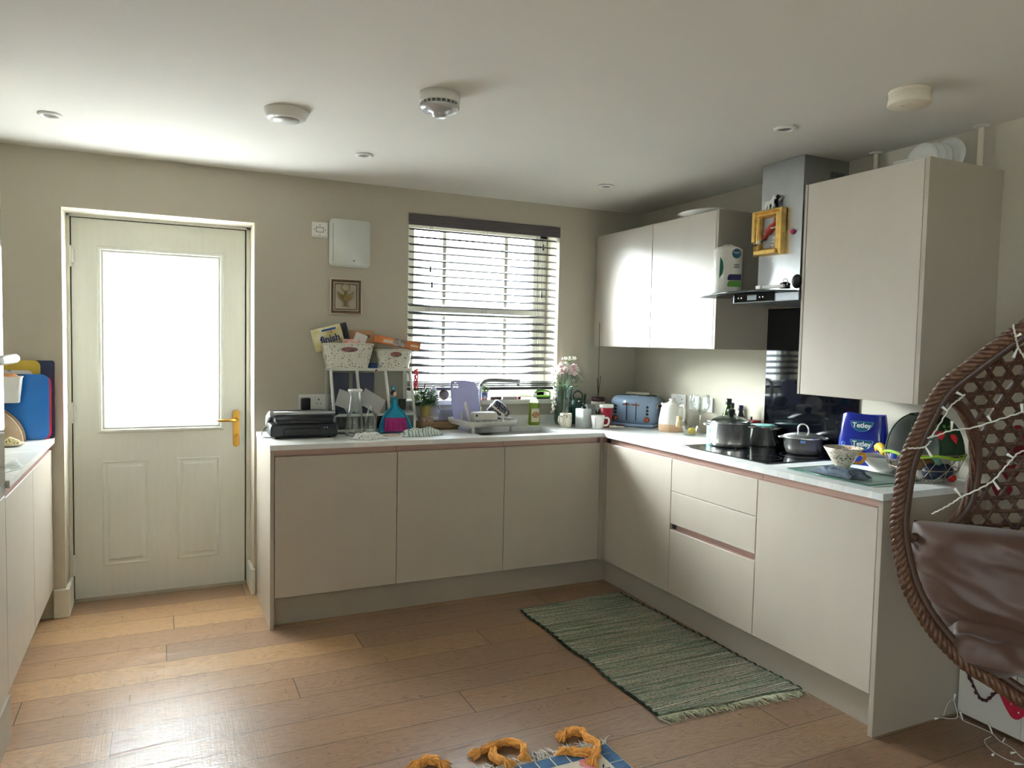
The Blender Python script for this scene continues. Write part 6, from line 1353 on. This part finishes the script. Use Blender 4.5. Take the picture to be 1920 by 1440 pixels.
# open hexagonal weave over the bowl
def inwin(x, z):
    x = -abs(x)
    if z > .315 or z < -.134: return False
    # right boundary of the open side window
    best = -9
    for (x0, z0), (x1, z1) in zip(H1s, H1s[1:]):
        if (z0 - z) * (z1 - z) <= 0 and z0 != z1: best = max(best, x0 + (x1 - x0) * (z - z0) / (z1 - z0))
    return x < best
b = B(); PT = .0455; hw_ = .0064; k_ = b.mi(RT2)
for fam in range(3):
    a = fam * PI / 3 + .10; d = Vector((math.cos(a), math.sin(a))); n_2 = Vector((-d.y, d.x))
    for i in range(-20, 21):
        off = (i + .5) * PT
        for (o2, hh) in ((0, hw_),):
            prev = None; s = -.75
            while s < .75:
                c = n_2 * off + d * s; ok = rho(c.x, c.y) < .965 and not inwin(c.x, c.y)
                cur = None
                if ok:
                    y_ = dep(c.x, c.y) + .0018 * math.sin(s / PT * PI + fam * 2.1 + i * PI) + fam * .0008
                    cur = []
                    for e in (-1, 1):
                        w = c + n_2 * hh * e; cur.append(b.bm.verts.new((w.x, y_, w.y)))
                    if prev: f = b.bm.faces.new([prev[0], prev[1], cur[1], cur[0]]); f.material_index = k_; f.smooth = True
                prev = cur; s += .0125
o = b.build('woven_lattice', t, solid=.0028, nrm=False)
# cushions
CU = mat('brown_satin_fabric', (82, 57, 44), .5, var=.06, scale=8, sheen=.2)
def cushion(name, cx, cy, cz, w, d, h, seed, rx=0, rz=0, ry=0, wr=1.0, tp=0):
    def f(u, v, s):
        X = 2 * u - 1; Z = 2 * v - 1; e = (1 - abs(X) ** 5) * (1 - abs(Z) ** 5); e = max(0, e) ** .42
        edge = 1 - min(1, (1 - max(abs(X), abs(Z))) * 3.2)
        wrk = (mnoise.noise(Vector((u * 2.2 + seed, v * 2.2, seed * 2.7))) * .024 + (abs(mnoise.noise(Vector((u * 6 + v * 3 + seed, v * 5, 3.3 + seed)))) - .25) * -.034 * (.35 + edge) + abs(mnoise.noise(Vector((u * 13 - v * 5, v * 9 + seed, 1.3)))) * .010 * edge) * wr * e
        return (X * w / 2 * (1 - .04 * Z * Z) * (1 - tp * (1 - Z) ** 2 / 4), s * (e * d / 2) + wrk * s * 1.0, Z * h / 2 * (1 - .05 * X * X))
    b = B(); b.grid(lambda u, v: f(u, v, -1), 48, 40, CU); b.grid(lambda u, v: f(u, v, 1), 30, 24, CU)
    o = b.build(name, nrm=False); o.parent = t; o.location = (cx, cy, cz); o.rotation_euler = (rx, ry, rz); return o
o = cushion('back_cushion', .0, .165, -.245, .79, .19, .33, 2, rx=-.10, wr=1.3, tp=.26)
o = cushion('seat_cushion', .0, .165, -.385, .54, .17, .40, 5, rx=-1.25, ry=.0, wr=2.4); 
b = B(); b.box(-.0145, .0145, -.002, .0, -.018, .018, PAPER); o = b.build('care_label', t); o.location = (-.350, .062, -.314); o.rotation_euler = (0, .25, 0)
b = B(); b.grid(lambda u, v: (-.27 + .54 * u, .015 + .24 * v, -.415 - .060 * math.sin(PI * u) + .03 * v - .006 * math.sin(11 * u)), 24, 8, mat('slate_blue_throw', (84, 106, 120), .9, var=.1, scale=20)); b.build('seat_lining', t, solid=.008, nrm=False)
b = B(); b.tube([(0, .10, .61), (0, .10, H - EC.z - .02)], .006, BLACK, 8); b.tube([(0, .0, .635), (0, .05, .64), (0, .10, .61), (0, .2, .52)], .012, RTW, 8); b.lathe([(.05, H - EC.z - .001), (.05, H - EC.z - .012), (0, H - EC.z - .016)], BLACK, 20, c=(0, .10, 0)); b.build('hanging_rod', t)
# string lights on the chair
CL = mat('clear_cable', (214, 214, 206), .3, var=.03); LED = mat('led_capsule', (236, 236, 228), .25)
t = bpy.data.objects.new('string_lights', None); C.objects.link(t); t.location = EC; t.rotation_euler = M_E.to_euler()
tag(t, 'white string lights draped over the egg chair', 'string lights')
def cable(pts, y, bulbs, par, m=CL, r=.0024):
    P = spline([(x, y_, z) for (x, z), y_ in zip(pts, y)], 6); b = B()
    b.tube([p + Vector((.0012 * math.sin(k * 2.2), 0, .0012 * math.cos(k * 2.2))) for k, p in enumerate(P)], r, m, 6); b.build('cable', par)
    for i, (dx, dz) in bulbs:
        p = P[min(len(P) - 1, i)]; b = B(); b.tube([p, p + Vector((dx, -.004, dz))], [.0022, .0045], LED, 8); b.build('bulb', par)
cable([(-.158, .53), (-.152, .505), (-.146, .485), (-.141, .469), (-.126, .445), (-.10, .41)], [-.035, -.035, -.01, .01, .03, .05], [(8, (.012, .008)), (18, (-.01, -.03))], t)
cable([(-.262, .328), (-.273, .316), (-.296, .293), (-.317, .248), (-.338, .207), (-.349, .198), (-.322, .208), (-.29, .223), (-.236, .234), (-.171, .261), (-.118, .282), (-.05, .31), (.05, .30)], [.03, .02, .0, -.01, -.02, -.02, -.01, .0, .02, .05, .08, .1, .1], [(2, (-.018, .010)), (14, (-.014, .012)), (42, (.0, .028)), (52, (-.010, .018)), (60, (-.002, .025))], t)
cable([(-.399, .165), (-.372, .167), (-.354, .172), (-.340, .19)], [-.035, -.03, -.02, -.02], [(12, (.018, -.028))], t)
cable([(-.33, -.035), (-.306, -.018), (-.279, .004), (-.256, .026), (-.215, .052), (-.179, .079), (-.154, .116), (-.132, .148), (-.113, .167), (-.05, .19)], [.03, .03, .03, .03, .04, .06, .07, .08, .09, .1], [(18, (-.018, .024)), (30, (.016, -.024)), (42, (-.016, .010))], t)
# string lights on the floor
t = thing('string_lights', 'white string lights lying in a loose tangle on the floor by the slim cabinet', 'string lights', (3.75, -2.6, 0))
def fc(pts, bulbs):
    P = spline([(x - 3.75, y + 2.6, z) for x, y, z in pts], 7); b = B(); b.tube(P, .0018, CL, 6); b.build('cable', t)
    for i, (dx, dy, dz) in bulbs:
        p = P[min(len(P) - 1, i)]; b = B(); b.tube([p, p + Vector((dx, dy, dz))], [.002, .0042], LED, 8); b.build('bulb', t)
fc([(3.73, -2.452, .005), (3.765, -2.475, .004), (3.80, -2.475, .004), (3.812, -2.46, .03), (3.80, -2.452, .065), (3.77, -2.452, .05), (3.745, -2.455, .01)], [(0, (-.035, -.003, .004)), (26, (.0, -.004, .03))])
fc([(3.812, -2.475, .004), (3.795, -2.505, .004), (3.80, -2.56, .004), (3.80, -2.61, .004), (3.775, -2.65, .004), (3.765, -2.70, .004), (3.73, -2.76, .004), (3.72, -2.82, .004)], [(6, (-.005, .01, .03)), (21, (.005, .02, .03)), (30, (.03, .01, .004)), (38, (-.03, .0, .004))])
fc([(3.775, -2.62, .004), (3.72, -2.63, .004), (3.68, -2.68, .004), (3.67, -2.74, .004), (3.70, -2.80, .004), (3.72, -2.86, .004)], [(16, (-.03, -.01, .004)), (26, (-.03, .01, .004))])
